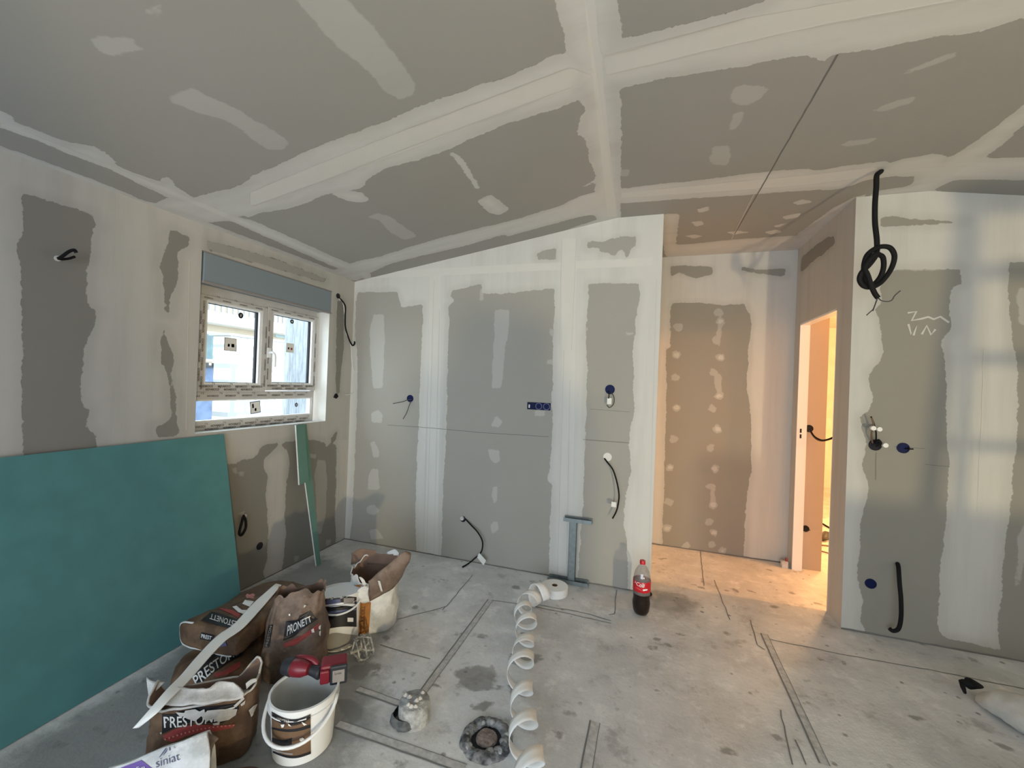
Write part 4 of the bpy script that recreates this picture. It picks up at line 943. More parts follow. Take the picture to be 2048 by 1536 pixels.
# ---- flattened bag lying under the front edge
tG, bG, _, _ = lying_bag('plaster_bag', 'nearly flat brown paper bag with dark logo lying under the open front bag', [
(-1.235,.985,.04,.06,.025,30,3,0), (-1.25,1.005,.045,.085,.036,30,3,0), (-1.28,1.045,.045,.09,.038,30,3,0), (-1.29,1.065,.04,.08,.03,30,3,0)], M_kraft, seed=11, wr=.008)
skG = Skin([bG]); poly_px(skG, c4([(1240,1560),(1290,1480),(1350,1420),(1440,1390),(1480,1440),(1470,1600)]), 'label', M_lblack, tG, .003)
words(skG, 'D', c4([(1190,1370),(1280,1350),(1270,1430),(1190,1440)]), M_lblack, tG, .004)
# ---- white and purple sack standing in front of the open bag
pe = vplane((-1.53, .86), (-1.12, 1.08))
tE = thing('adhesive_bag', 'white paper bag with purple corner patch standing in front of the brown bags', 'bag', (-1.30, .9, 0))
fE = [[pe(*p) for p in r] for r in ([(215,1540),(270,1518),(325,1493),(378,1474),(400,1467),(415,1466)], [(218,1590),(275,1575),(330,1560),(385,1545),(408,1535),(420,1530)], [(225,1760),(280,1750),(335,1745),(385,1740),(405,1735),(415,1730)])]
for r in fE:
    for k, p in enumerate(r): r[k] = p-Vector((.0, .02, 0))*math.sin(math.pi*k/5)
oE = sheet(fE, 'front_panel', M_pw, tE, .003, wob=.004)
gE = sheet([[pe(415,1466), pe(424,1471,-.02), pe(437,1478,-.03)], [pe(420,1530), pe(415,1530,-.02), pe(421,1520,-.03)], [pe(415,1730), pe(408,1730,-.03), pe(414,1720,-.05)]], 'side_gusset', M_kraft2, tE, .003, wob=.003)
bE = [[p+Vector((-.03, .045, -.03))*(1 if k else .4) for p in r] for k, r in enumerate(fE)]; sheet(bE, 'back_panel', M_pw, tE, .003, wob=.002)
sheet([fE[0], [(a+b)/2+Vector((0, 0, .003)) for a, b in zip(fE[0], bE[0])], bE[0]], 'closed_top', M_pw, tE, .003, wob=.003)
skE = Skin([oE]); ce = lambda p: crop(220, 1450, .1074, p)
quad(skE, ce([(195,795),(590,645),(800,810),(500,1000)]), 'purple_patch', M_purple, tE, .003); words(skE, 'Fun', ce([(480,775),(655,740),(665,800),(490,850)]), M_lwhite, tE, .006, shear=.3)
words(skE, 'siniat', ce([(855,640),(1290,500),(1310,640),(865,790)]), M_lblue, tE, .004, bold=-.008)
for g in ([(1040,420),(1060,430),(940,590),(915,600)], [(1085,420),(1050,500),(990,570),(1010,520)], [(1100,390),(1120,395),(1135,465),(1105,465)], [(1165,365),(1180,365),(1225,420),(1205,420)]): poly_px(skE, ce(g), 'emblem', M_lblue, tE, .004)
# ---- bag lying lowest at the back
tB, bB, _, _ = lying_bag('plaster_bag', 'brown paper bag lying at the bottom behind the open bag, label curving across its end', [
  (-1.765,1.275,.055,.15,.04,4,3,0), (-1.775,1.31,.065,.175,.062,4,3,0), (-1.81,1.38,.065,.18,.062,3,3.2,0), (-1.875,1.55,.06,.155,.056,2,3.2,0), (-1.89,1.80,.06,.15,.056,0,3,0), (-1.90,1.86,.05,.14,.04,0,3,0)], M_kraft, seed=5)
skB = Skin([bB])
poly_px(skB, c5b([(225,1390),(300,1170),(420,1020),(560,930),(700,905),(850,850),(945,810),(900,920),(850,985),(700,1060),(560,1150),(430,1250),(330,1330)]), 'label', M_lblack, tB, .003)
words(skB, 'PRESTONET', c5b([(270,1230),(905,830),(900,925),(330,1350)]), M_lwhite, tB, .006, bow=-6)
poly_px(skB, c5b([(530,1190),(640,1160),(720,1110),(850,1040),(845,1110),(780,1150),(700,1200),(560,1235)]), 'label_stripe', M_lred, tB, .003)
# ---- bag lying on top of it
tA, bA, VA, nA = lying_bag('plaster_bag', 'brown bag lying topmost at the back of the heap, white folded end', [
  (-1.885,1.395,.185,.155,.035,2,3.4,0), (-1.885,1.41,.185,.172,.058,2,5,2), (-1.885,1.50,.188,.175,.060,0,4,3), (-1.895,1.65,.19,.165,.062,0,3,3), (-1.89,1.80,.195,.160,.058,-2,3,0), (-1.85,1.885,.20,.15,.035,-4,3,0)], M_kraft, seed=8)
skA = Skin([bA])
quad(skA, c5b([(500,440),(860,550),(700,640),(370,550)]), 'label', M_lblack, tA, .003)
words(skA, 'PRESTONETT', c5b([(860,655),(475,535),(490,470),(880,585)]), M_lwhite, tA, .006)
for g in ([(590,408),(620,400),(760,425),(850,480),(820,520),(740,470)], [(910,250),(930,228),(960,240),(1000,225),(1025,240),(1010,285),(960,280),(925,285)]): poly_px(skA, c5b(g), 'label_stripe', M_lpink if g[0][0] > 700 else M_lred, tA, .004)
for g in ([(750,385),(800,372),(880,435),(960,425),(890,475),(820,450)], [(870,350),(905,302),(1010,320),(960,385)]): poly_px(skA, c5b(g), 'label_logo', M_lwhite, tA, .004)
quad(skA, c5b([(378,690),(540,725),(520,800),(360,770)]), 'end_label', M_lblack, tA, .003); words(skA, 'PREST', c5b([(385,705),(510,735),(500,780),(380,755)]), M_lwhite, tA, .006)
quad(skA, c5b([(520,800),(650,745),(690,850),(540,880)]), 'end_label', M_lblue, tA, .003)
rim = [VA[7*nA+k] for k in range(nA)]
mb = MB(); mb.tube([rim[k % nA]+Vector((0, -.004, 0)) for k in range(int(nA*.30), int(nA*.86))], .0045, 6); mb.build('end_fold', M_pw, tA, smooth=True)
# ---- standing bag, dusty, half open
tC, bC = standing_bag('plaster_bag', 'dusty standing brown bag with black label tilted, beside the white bucket with black label', [
  (-1.565,1.60,0.0,.122,.092,30,3.6), (-1.565,1.60,.03,.132,.098,30,3.4), (-1.565,1.60,.12,.132,.100,30,3), (-1.57,1.61,.21,.130,.098,30,3), (-1.575,1.615,.29,.118,.080,30,2.8), (-1.57,1.615,.345,.108,.058,28,2.6,.06,0), (-1.555,1.615,.385,.108,.050,26,2.6,.10,0)], M_kraft2, seed=6, jag=.013, wr=.017)
skC = Skin([bC])
poly_px(skC, c5b([(1400,560),(1540,540),(1560,490),(1690,430),(1775,535),(1690,590),(1560,680),(1500,740),(1365,790),(1380,680)]), 'label', M_lblack, tC, .003)
words(skC, 'PRONETT', c5b([(1415,610),(1690,490),(1715,555),(1405,735)]), M_lwhite, tC, .006, shear=.1)
for d in (0, 28): poly_px(skC, c5b([(1368,825+d),(1500,790+d),(1650,690+d),(1795,585+d),(1805,600+d),(1660,712+d),(1520,812+d),(1372,845+d)]), 'label_stripe', M_lred, tC, .004)
quad(skC, c5b([(1195,600),(1245,598),(1195,870),(1138,868)]), 'side_label', M_lblack, tC, .003); words(skC, 'PRESTON', c5b([(1205,860-250),(1195+35,850-240),(1150+30,860),(1150,855)][:0] or [(1150,860),(1205,610),(1235,615),(1182,860)]), M_lgrey, tC, .005)
sheet([pxz((586,1212,.325),(600,1209,.33),(612,1211,.335)), pxz((590,1228,.295),(598,1230,.295),(604,1222,.305))], 'liner_tag', M_pw, tC, .002, wob=.002)
for g in ([(1430,470),(1450,465),(1450,490),(1435,492)], [(1790,620),(1815,600),(1810,660),(1790,650)], [(1795,680),(1815,670),(1810,735),(1795,720)], [(1700,660),(1730,640),(1740,690),(1710,695)]): poly_px(skC, c5b(g), 'plaster_splash', M_lwhite, tC, .005)
# ---- white and orange sack with a brown lining
def whitebag():
    t, body = standing_bag('adhesive_bag', 'open white and orange paper bag with torn brown lining behind the black labelled bucket', [
      (-1.463,2.065,0.0,.118,.118,30,2.6), (-1.463,2.065,.025,.130,.130,30,2.5), (-1.463,2.065,.10,.136,.134,30,2.3), (-1.463,2.065,.18,.132,.128,30,2.3), (-1.463,2.065,.25,.128,.125,30,2.3), (-1.463,2.065,.31,.124,.122,30,2.3,.0,.16)], M_pw, seed=9, jag=.014, wr=.012, fill_mat=M_kraftin, rim_mat=M_pw)
    pf = vplane((-1.42, 1.895), (-1.28, 2.05)); q = lambda pts, o=0: [pf(*p, o) for p in crop(690, 1085, .1335, pts)]
    sheet([q([(340,590),(520,440),(720,260),(920,120)]), q([(370,700),(560,600),(770,430),(1000,190)], .012), q([(350,900),(540,790),(760,640),(900,400)], .004)], 'folded_lining', M_kraft2, t, .003, wob=.010, seed=4)
    sheet([q([(300,640),(330,660),(355,680)], .02), q([(180,740),(260,760),(340,760)], .024), q([(245,900),(300,910),(370,890)], .018)], 'torn_paper', M_pw, t, .002, wob=.004)
    sheet([q([(205,520),(240,520),(290,560)], .02), q([(280,640),(300,640),(325,620)], .02)], 'torn_paper', M_pw, t, .002, wob=.002)
    sheet([q([(490,570),(510,575),(530,580)], .02), q([(540,730),(555,735),(565,730)], .018)], 'torn_paper', M_pw, t, .002, wob=.002)
    pb = vplane((-1.56, 2.14), (-1.38, 2.19)); q2 = lambda pts: [pb(*p) for p in crop(690, 1085, .1335, pts)]
    sheet([q2([(100,160),(220,95),(430,108),(480,165),(640,178),(820,165)]), q2([(90,330),(220,320),(400,330),(520,340),(650,330),(790,240)])], 'raised_lining', M_kraftin, t, .003, wob=.006)
    sheet([q2([(630,150),(740,98),(810,165)]), q2([(640,190),(730,195),(800,200)])], 'torn_paper', M_pw, t, .002, wob=.003)
    sk = Skin([body]); cf = lambda p: crop(690, 1085, .1335, p)
    quad(sk, cf([(200,900),(390,895),(350,1430),(212,1440)]), 'orange_band', M_lorange, t, .003, (8, 16))
    quad(sk, cf([(95,645),(260,625),(200,720),(140,690)]), 'orange_band', M_lorange, t, .003)
    words(sk, 'STUCCOLL', cf([(235,1300),(240,950),(305,950),(290,1300)]), M_lbrown, t, .005)
    return t
whitebag()
# ---- long paper strip over the heap
zs_ = (.262,.262,.262,.262,.262,.270,.285,.272,.235)
lf = [(x, y, z) for (x, y), z in zip(((552,1167),(507,1206),(470,1246),(434,1272),(398,1308),(362,1350),(330,1383),(297,1421),(265,1457)), zs_)]
rt = [(x+a, y+b, z) for (x, y, z), a, b in zip(lf, (11,17,17,17,17,17,17,16,13), (3,10,10,10,11,11,9,6,-2))]
o = sheet([pxz(*lf), pxz(*[((a[0]+b[0])/2, (a[1]+b[1])/2, (a[2]+b[2])/2+.002) for a, b in zip(lf, rt)]), pxz(*rt)], 'paper_strip', M_tape, None, .0012, wob=.001)
tag(o, 'long white strip of jointing paper draped diagonally over the brown bags', 'paper strip')

# ================================================================== MIXING DRILL ON THE BUCKET
PB = lambda x, y, z: fl(x, y, z)
dt = thing('cordless_drill', 'red and black cordless drill resting across the rim of the white bucket', 'drill', PB(620, 1340, .25))
h0, h1 = PB(572, 1332, .255), PB(600, 1336, .255)
axh = (h1-h0).normalized()
mb = MB(); mb.tube([h0-axh*.012, h0-axh*.005, h0+axh*.03, h0+axh*.035], [.016, .029, .034, .030], 24); mb.build('chuck_collar', M_grip, dt, smooth=True, auto=40)
mb = MB(); mb.tube([h0+axh*.03, h0+axh*.04, h0+axh*.075, h0+axh*.10], [.030, .033, .031, .020], 20); mb.build('motor_housing', M_red, dt, smooth=True, auto=40)
g0, g1, g2 = h0+axh*.05, PB(615, 1337, .245), PB(642, 1345, .235)
mb = MB(); mb.tube(spline([PB(590, 1318, .27), PB(606, 1316, .275), PB(625, 1320, .27), PB(637, 1330, .255)], 5), [.010, .012, .014, .014, .014, .014, .014, .014, .014, .013, .013, .012, .012, .011, .010, .009], 10); mb.build('rear_housing', M_red, dt, smooth=True)
mb = MB(); mb.tube(spline([g0, g1, g2], 6), [.022, .022, .021, .0205, .020, .020, .020, .020, .021, .022, .024, .026, .026], 16); mb.build('handle', M_grip, dt, smooth=True)
# battery: a bevelled block facing the camera
bc = PB(669, 1346, .246); toC = (EYE-bc).normalized()
X = Vector((.80, .60, 0)).normalized(); Z = (Vector((0, 0, 1))+toC*.25).normalized(); Yb = Z.cross(X).normalized(); Z = X.cross(Yb).normalized()
TB = Matrix((X, Yb, Z)).transposed().to_4x4(); TB.translation = bc
MB().box((-.052, -.005, -.040), (.046, .055, .040), TB).build('battery', M_red, dt, bevel=.010)
MB().box((-.016, -.016, -.043), (.048, -.004, .043), TB).build('battery_base', M_grip, dt, bevel=.006)
lb = MB().box((-.006, -.0175, -.028), (.038, -.0155, .026), TB).build('rating_plate', M_lgrey, dt)
mb = MB(); word_on(mb, 'Li-ion', TB @ Vector((.002, -.0182, .008)), X, Z, .010); mb.build('lettering', M_lblack, lb)
MB().box((-.052, -.018, -.030), (-.017, -.004, .030), TB).build('battery_clip', M_red, dt, bevel=.006)
# whisk paddle lying on the floor
M_cage = plain('plaster_caked_steel', (.55, .56, .56), .6, metal=.3, noisy=.6, nscale=60)
wt = thing('mixing_paddle', 'steel mixing paddle with round wire cage lying on the floor behind the drill', 'tool', fl(715, 1318))
wc = fl(722, 1318)+Vector((0, 0, .058)); we = fl(648, 1331, .03); wd = (we-wc).normalized()
MB().tube([wc+wd*.01, we], .005, 10).build('shaft', M_steel, wt, smooth=True)
MB().tube([wc-wd*.0, wc+wd*.055], [.013, .008], 12).build('hub', M_powder, wt, smooth=True)
sd = wd.cross(Vector((0, 0, 1))).normalized(); up3 = sd.cross(wd).normalized()
for i, (r_, o_) in enumerate(((.050, .025), (.056, -.01), (.048, -.045))):
    MB().tube([wc-wd*o_*-1+(sd*math.cos(a)+up3*math.sin(a))*r_ for a in np.linspace(0, 2*math.pi, 28)], 0.0048, 8, cap=False).build('cage_ring', M_cage, wt, smooth=True)
for k in range(5):
    a = 2*math.pi*k/5; q = [wc+wd*.045, wc+wd*.02+(sd*math.cos(a)+up3*math.sin(a))*.050, wc-wd*.01+(sd*math.cos(a+.4)+up3*math.sin(a+.4))*.056, wc-wd*.045+(sd*math.cos(a+.8)+up3*math.sin(a+.8))*.048]
    MB().tube(spline(q, 5), .0048, 8).build('cage_wire', M_cage, wt, smooth=True)

# ================================================================== GREEN BOARDS
def leaning(name, label, tl, tr, br, bl, th, mat, edge=M_gyp):
    t = thing(name, label, 'board', bl); n_ = 10; V = []; Fc = []
    for i in range(n_+1):
        for j in range(n_+1):
            u, v = i/n_, j/n_; p = (bl*(1-u)+br*u)*(1-v)+(tl*(1-u)+tr*u)*v; V.append(p)
    nn = (br-bl).cross(tl-bl).normalized(); nn = nn if nn.x > 0 else -nn
    k = len(V); W = V+[p-nn*th for p in V]
    idx = lambda i, j: i*(n_+1)+j
    fF = [(idx(i, j), idx(i+1, j), idx(i+1, j+1), idx(i, j+1)) for i in range(n_) for j in range(n_)]
    MB().add(W, fF+[tuple(a+k for a in f) for f in fF]).build('paper_face', mat, t)
    E_ = []
    for i in range(n_):
        for a, b in (((i, 0), (i+1, 0)), ((i, n_), (i+1, n_)), ((0, i), (0, i+1)), ((n_, i), (n_, i+1))): E_.append((idx(*a), idx(*b), idx(*b)+k, idx(*a)+k))
    MB().add(W, E_).build('core_edge', edge, t); return t
tl_z = 1.0515
leaning('plasterboard_sheet', 'large teal green plasterboard sheet leaning on the left wall below the window', Vector((-2.44, -.62, tl_z)), Vector((-2.452, 1.873, tl_z)), Vector((-2.262, 1.885, .004)), Vector((-2.14, -.55, .004)), .0125, M_green, M_green)
s0 = UL(592, 849); s1 = UL(610, 848)
b0_, b1_ = fl(633, 1133), fl(642, 1129)
leaning('plasterboard_offcut', 'long narrow green plasterboard offcut leaning under the window, right end of the sill', s0+Vector((.016, 0, 0)), s1+Vector((.016, 0, 0)), b1_+Vector((0, 0, .003)), b0_+Vector((0, 0, .003)), .0125, M_green2)
pm = lambda x, y, X_: ax(x, y, 0, X_)
leaning('plasterboard_offcut', 'shorter sage green offcut overlapping the front of the long narrow one', pm(592, 850, -2.424), pm(609, 849, -2.424), pm(618, 962, -2.374), pm(599, 970, -2.374), .0125, M_green2)

# ================================================================== STEEL BRACKET AGAINST THE BACK WALL
st = thing('steel_stud', 'grey galvanised steel stud with a short track at top and bottom against the back wall', 'stud', fl(1143, 1160))
t0 = ax(1148, 1036, 1, 3.0); b_ = ax(1143, 1160, 1, 2.985); xw = .026
mb = MB(); mb.box((t0.x-xw, 2.968, .004), (t0.x+xw, 2.971, t0.z)); mb.box((t0.x-xw, 2.968, .004), (t0.x-xw+.002, 3.0, t0.z)); mb.box((t0.x+xw-.002, 2.968, .004), (t0.x+xw, 3.0, t0.z)); mb.build('upright', M_zinc, st)
def track(x0, x1, z, name):
    mb = MB(); mb.box((x0, 2.955, z), (x1, 3.012, z+.002)); mb.box((x0, 2.953, z), (x1, 2.955, z+.026)); mb.box((x0, 3.010, z), (x1, 3.012, z+.026)); mb.build(name, M_zinc, st)
ta, tb_ = ax(1127, 1033, 1, 2.955), ax(1184, 1040, 1, 2.955); track(ta.x, tb_.x, t0.z-.018, 'top_track')
ta, tb_ = fl(1097, 1156), fl(1178, 1168); track(ta.x, tb_.x, .002, 'bottom_track')

# ================================================================== TAPE ROLL, PAPER COIL
rc = fl(1109, 1186)+Vector((0, .0, 0)); ro, ri, rh = .091, .020, .054
tr = thing('tape_roll', 'roll of white jointing tape lying flat near the steel stud', 'tape roll', rc)
MB().lathe([(ri, 0), (ro-.002, 0), (ro, .002), (ro, rh-.002), (ro-.002, rh), (ri, rh), (ri, 0)], Matrix.Translation(rc), 56).build('wound_tape', M_tape, tr, smooth=True, auto=40)
MB().lathe([(ri-.0005, .001), (ri-.0005, rh+.0005), (ri-.004, rh+.0005), (ri-.004, .001)], Matrix.Translation(rc), 32).build('core', M_lbrown, tr, smooth=True, auto=40)
# unrolled spring of tape
turns = [(1085,1206),(1064,1212),(1046,1232),(1050,1262),(1050,1296),(1042,1340),(1040,1395),(1045,1462),(1052,1540),(1060,1630)]
axp = spline([fl(*p) for p in turns], 24); N = len(axp); mb = MB(); V = []; RAD = .056
def axf(f):
    f = min(max(f, 0), N-1.001); k = int(f); return axp[k].lerp(axp[k+1], f-k)
TH0 = math.radians(200)
def adv_(i): return i-24*.48*(math.sin(2*math.pi*i/24-TH0)-math.sin(-TH0))/(2*math.pi)
for i in range(N):
    f = adv_(i); p = axf(f); t = (axf(f+2)-axf(f-2)).normalized(); side = t.cross(Vector((0, 0, 1))).normalized()
    th = -2*math.pi*i/24+math.radians(200); r_ = RAD*(1+.14*math.sin(i*.11))
    c = p+Vector((0, 0, r_+.004)); rad = side*math.cos(th)+Vector((0, 0, 1))*math.sin(th); tg = side*math.sin(th)-Vector((0, 0, 1))*math.cos(th)
    adv = (axf(adv_(i+.5))-axf(adv_(i-.5))).length
    tan = (tg*r_*2*math.pi/24+t*adv).normalized(); wdir = tan.cross(rad).normalized()
    for k in (-1, -.33, .33, 1): V.append(c+rad*r_+wdir*.028*k)
Fc = [(i*4+k, (i+1)*4+k, (i+1)*4+k+1, i*4+k+1) for i in range(N-1) for k in range(3)]
o = solidify(MB().add(V, Fc).build('paper_coil', M_tape, None, smooth=True), .0009)
tag(o, 'white jointing tape unrolled in springy curls across the floor towards the camera', 'paper tape')

# ================================================================== COLA BOTTLE
bp_ = Vector((.038, 2.757, 0)); Tb = Matrix.Translation(bp_) @ Matrix.Scale(.335/.333, 4)
tb = thing('cola_bottle', 'cola bottle with red cap and red label, nearly half full, near the hallway corner', 'bottle', bp_)
prof = [(0, .004), (.030, 0), (.040, .004), (.049, .022), (.053, .050), (.054, .075), (.0505, .095), (.050, .105), (.052, .13), (.0535, .15), (.0535, .215), (.051, .235), (.044, .262), (.032, .285), (.020, .302), (.0145, .310), (.0145, .320)]
MB().lathe(prof[8:], Tb, 40).build('clear_body', M_pet, tb, smooth=True)
lq = [(0, .004)]+prof[1:8]+[(.052, .13), (.0530, .149), (.0520, .1495), (0, .1495)]
MB().lathe(lq, Tb, 40).build('cola', M_coke, tb, smooth=True, auto=50)
lb = MB().lathe([(.0541, .150), (.0545, .151), (.0545, .214), (.0541, .215)], Tb, 40).build('label', M_cokered, tb, smooth=True)
MB().lathe([(.0165, .311), (.0175, .312), (.0175, .331), (.0165, .333), (0, .333)], Tb, 24).build('cap', M_cokered, tb, smooth=True, auto=40)
skb = Skin([lb]); cb = lambda p: crop(1260, 1110, .0814, p)
words(skb, 'Cola', cb([(150,640),(360,680),(355,800),(160,735)]), M_lwhite, lb, .0015, shear=.35, bow=2)
words(skb, 'Coca', cb([(118,600),(150,620),(145,690),(118,680)]), M_lwhite, lb, .0015, shear=.35)
quad(skb, cb([(120,575),(470,600),(470,625),(122,592)]), 'white_wave', M_lwhite, lb, .001, (16, 2), bow=3)
quad(skb, cb([(315,845),(430,835),(428,870),(318,890)]), 'white_patch', M_lwhite, lb, .001, (6, 2))
quad(skb, cb([(140,790),(290,870),(290,880),(140,800)]), 'white_line', M_lpink, lb, .001, (6, 1))
# pliers-like tool behind it
tt = tag(MB().tube(spline([fl(1291, 1193, .012), fl(1298, 1188, .018), fl(1303, 1190, .01)], 5), [.012, .014, .016, .017, .017, .017, .016, .015, .013, .010, .007], 10).build('black_plug', M_black, None, smooth=True), 'small black lump on the floor just right of the cola bottle', 'plug')

# ================================================================== CONCRETE LUMP AND DRAIN COLLAR
def rough_cyl(T, prof, amp, seed, n=40):
    mb = MB(); mb.lathe(prof, T, n); mb.v = [tuple(Vector(v)+(Vector(v)-T.translation).normalized()*(nz(v, 22, amp, seed)+nz(v, 60, amp*.5, seed))) for v in mb.v]; return mb
lc = Vector((-.868, 1.535, 0)); tL = thing('concrete_plug', 'lumpy grey concrete core with crumbs on top, at the end of the floor groove', 'concrete plug', lc)
rough_cyl(Matrix.Translation(lc), [(.064, 0), (.066, .02), (.065, .05), (.064, .078), (.060, .084), (.0, .086)], .004, 2).build('cast_body', M_conc, tL, smooth=True)
rough_cyl(Matrix.Translation(lc+Vector((-.025, -.02, 0))), [(.054, 0), (.062, .012), (.058, .034), (.05, .04)], 0.008, 3).build('broken_foot', plain('damp_concrete', (.13, .14, .15), .9, noisy=.5, nscale=40, bump=1), tL, smooth=True)
for k in range(9):
    a = random.uniform(0, 6.28); r_ = random.uniform(.01, .045); c = lc+Vector((r_*math.cos(a), r_*math.sin(a), .088))
    rough_cyl(Matrix.Translation(c), [(.0, -.008), (.011, 0), (.0, .009)], .003, k, 8).build('crumb', M_powder, tL)
rcc = Vector((-.545, 1.548, 0)); tR = thing('drain_collar', 'round ragged collar of broken concrete with rubble plug in the floor', 'drain', rcc)
mb = MB(); mb.lathe([(.108, 0), (.101, .010), (.086, .018), (.070, .017), (.061, .009), (.058, 0)], Matrix.Translation(rcc), 72)
mb.v = [tuple(Vector(v)+Vector((nz(v, 20, .012, 1), nz(v, 20, .012, 2), nz(v, 45, .012, 3)))) for v in mb.v]; mb.build('ragged_ring', M_cdark, tR, smooth=True)
for k in range(11):
    a = 2*math.pi*k/11+random.uniform(-.15, .15); r_ = random.uniform(.066, .088); c = rcc+Vector((r_*math.cos(a), r_*math.sin(a), .020))
    rough_cyl(Matrix.Translation(c), [(0, -.012), (random.uniform(.012, .022), -.008), (.009, -.002), (0, 0)], .008, k, 9).build('mortar_lump', M_conc, tR, smooth=True)
mb = MB(); mb.lathe([(.044, .004), (.040, .012), (.02, .016), (0, .017)], Matrix.Translation(rcc), 20); mb.v = [tuple(Vector(v)+Vector((0, 0, nz(v, 50, .008, 7)))) for v in mb.v]; mb.build('rubble_plug', M_brick, tR)
MB().lathe([(0, .0035), (.062, .0035)], Matrix.Translation(rcc), 30).build('void', M_dark, tR)

# ================================================================== WHITE SACK ON THE RIGHT
ts = thing('plastic_sack', 'translucent off-white tied sack lying on the floor at the right edge', 'sack', (1.66, 2.34, 0))
q0, q1 = Vector((1.575, 2.555, .05)), Vector((1.78, 2.16, .045))
pts = [q0.lerp(q1, t) for t in (0, .06, .2, .4, .6, .8, .95, 1)]; rr = [.018, .050, .082, .098, .100, .092, .06, .02]
V = []; n_ = 36
for p, r_ in zip(spline(pts, 5), np.interp(np.linspace(0, 7, 36), range(8), rr)):
    d = (q1-q0).normalized(); s_ = d.cross(Vector((0, 0, 1))).normalized()
    for k in range(n_):
        a = 2*math.pi*k/n_; w_ = p*1; v = Vector((w_.x, w_.y, 0))+s_*math.cos(a)*r_*1.1+Vector((0, 0, r_*.72+math.sin(a)*r_*.70)); v += (s_*math.cos(a)+Vector((0, 0, math.sin(a))))*(nz(v, 12, .014, 3)+abs(nz(v, 25, .010, 4))); v.z = max(v.z, .002); V.append(v)
m_ = len(V)//n_; Fc = [(i*n_+k, i*n_+(k+1) % n_, (i+1)*n_+(k+1) % n_, (i+1)*n_+k) for i in range(m_-1) for k in range(n_)]
MB().add(V, Fc).build('sack_body', plain('milky_plastic', (.62, .63, .60), .45, noisy=.22, nscale=14), ts, smooth=True)
mb = MB(); mb.tube(spline([PB(1921, 1362, .05), PB(1932, 1366, .05), PB(1945, 1368, .05), PB(1966, 1374, .035)], 5), [.008, .011, .013, .014, .016, .019, .023, .025, .025, .024, .022, .019, .016, .012, .008, .004], 10); mb.build('black_neck', M_black, ts, smooth=True)
MB().tube([PB(1922, 1362, .05), PB(1926, 1375, .04), PB(1930, 1386, .03)], [.009, .010, .006], 8).build('black_tail', M_black, ts, smooth=True)

# ================================================================== ELECTRICAL BOXES AND CABLES
def disc(c, nrm, r, name, mat, parent, off=0, th=.003, n=28, sq=1, hollow=0):
    nrm = Vector(nrm); q = Vector((0, 0, 1)).rotation_difference(nrm) if abs(nrm.z) < .99 else Matrix.Identity(3).to_quaternion()
    T = Matrix.Translation(Vector(c)+nrm*off) @ nrm.to_track_quat('Z', 'Y').to_matrix().to_4x4()
    if hollow: prof = [(r, 0), (r, th), (r*hollow, th), (r*hollow, 0)]
    else: prof = [(r, 0), (r, th), (0, th)]
    return MB().lathe(prof, T, n).build(name, mat, parent, smooth=True, auto=30)
def socket(c, nrm, r, label, mat=M_blue, group=None):
    t = thing('junction_box', label, 'junction box', c); 
    disc(c, nrm, r, 'rim', mat, t, th=.005, hollow=.82); disc(c, nrm, r*.83, 'recess_shade', M_dark if mat is not M_pw else mat, t, th=.0015)  # flat dark disc paints the shade inside the box
    return t
def wire(pts, r, name, mat, parent=None, n=10): return MB().tube(spline(pts, 8), r, n).build(name, mat, parent, smooth=True)
yo = lambda x, y, o: ax(x, y, 1, YB-o)
nB = (0, -1, 0)
t = socket(UB(820.5, 797), nB, .030, 'round blue junction box with two grey wires, between window and first joint'); disc(UB(820.5, 797), nB, .024, 'blue_insert', M_blue, t, th=.003)
wire([yo(823, 799, .01), yo(815, 800, .03), yo(803, 804, .05), yo(786, 807, .06)], .0032, 'wire', M_wire, t); wire([yo(822, 802, .01), yo(818, 812, .03), yo(813, 826, .045), yo(806, 838, .05)], .0032, 'wire', M_wire, t)
t = thing('multi_junction_box', 'triple horizontal blue junction box left of the second joint', 'junction box', UB(1078, 812))
a, b = UB(1055, 804), UB(1101, 821); MB().box((a.x, YB-.006, b.z), (b.x, YB, a.z)).build('backplate', M_blue, t, bevel=.003)
for k in range(3): disc(Vector((a.x+(b.x-a.x)*(k+.5)/3, YB, (a.z+b.z)/2)), nB, .026, 'cup_rim', M_lblue if k else M_dark, t, off=.005, th=.003, hollow=.8)
MB().box((a.x+.012, YB-.010, b.z+.012), (a.x+.022, YB-.005, a.z-.018)).build('label_tab', M_lwhite, t)
t = socket(UB(1220, 779), nB, .034, 'round blue junction box with looped wires above the horizontal board joint'); disc(UB(1220, 779), nB, .028, 'blue_insert', M_blue, t, th=.003)
wire([yo(1217, 782, .01), yo(1218, 790, .04), yo(1217, 797, .05)], .004, 'wire', M_black, t); wire([yo(1222, 783, .01), yo(1228, 795, .04), yo(1227, 808, .05), yo(1219, 815, .05), yo(1214, 810, .04)], .0032, 'wire', M_wire, t)
MB().box((UB(1215, 806).x, YB-.05, UB(1215, 808).z), (UB(1224, 806).x, YB-.03, UB(1224, 796).z)).build('wire_tag', M_tag, t, bevel=.002)
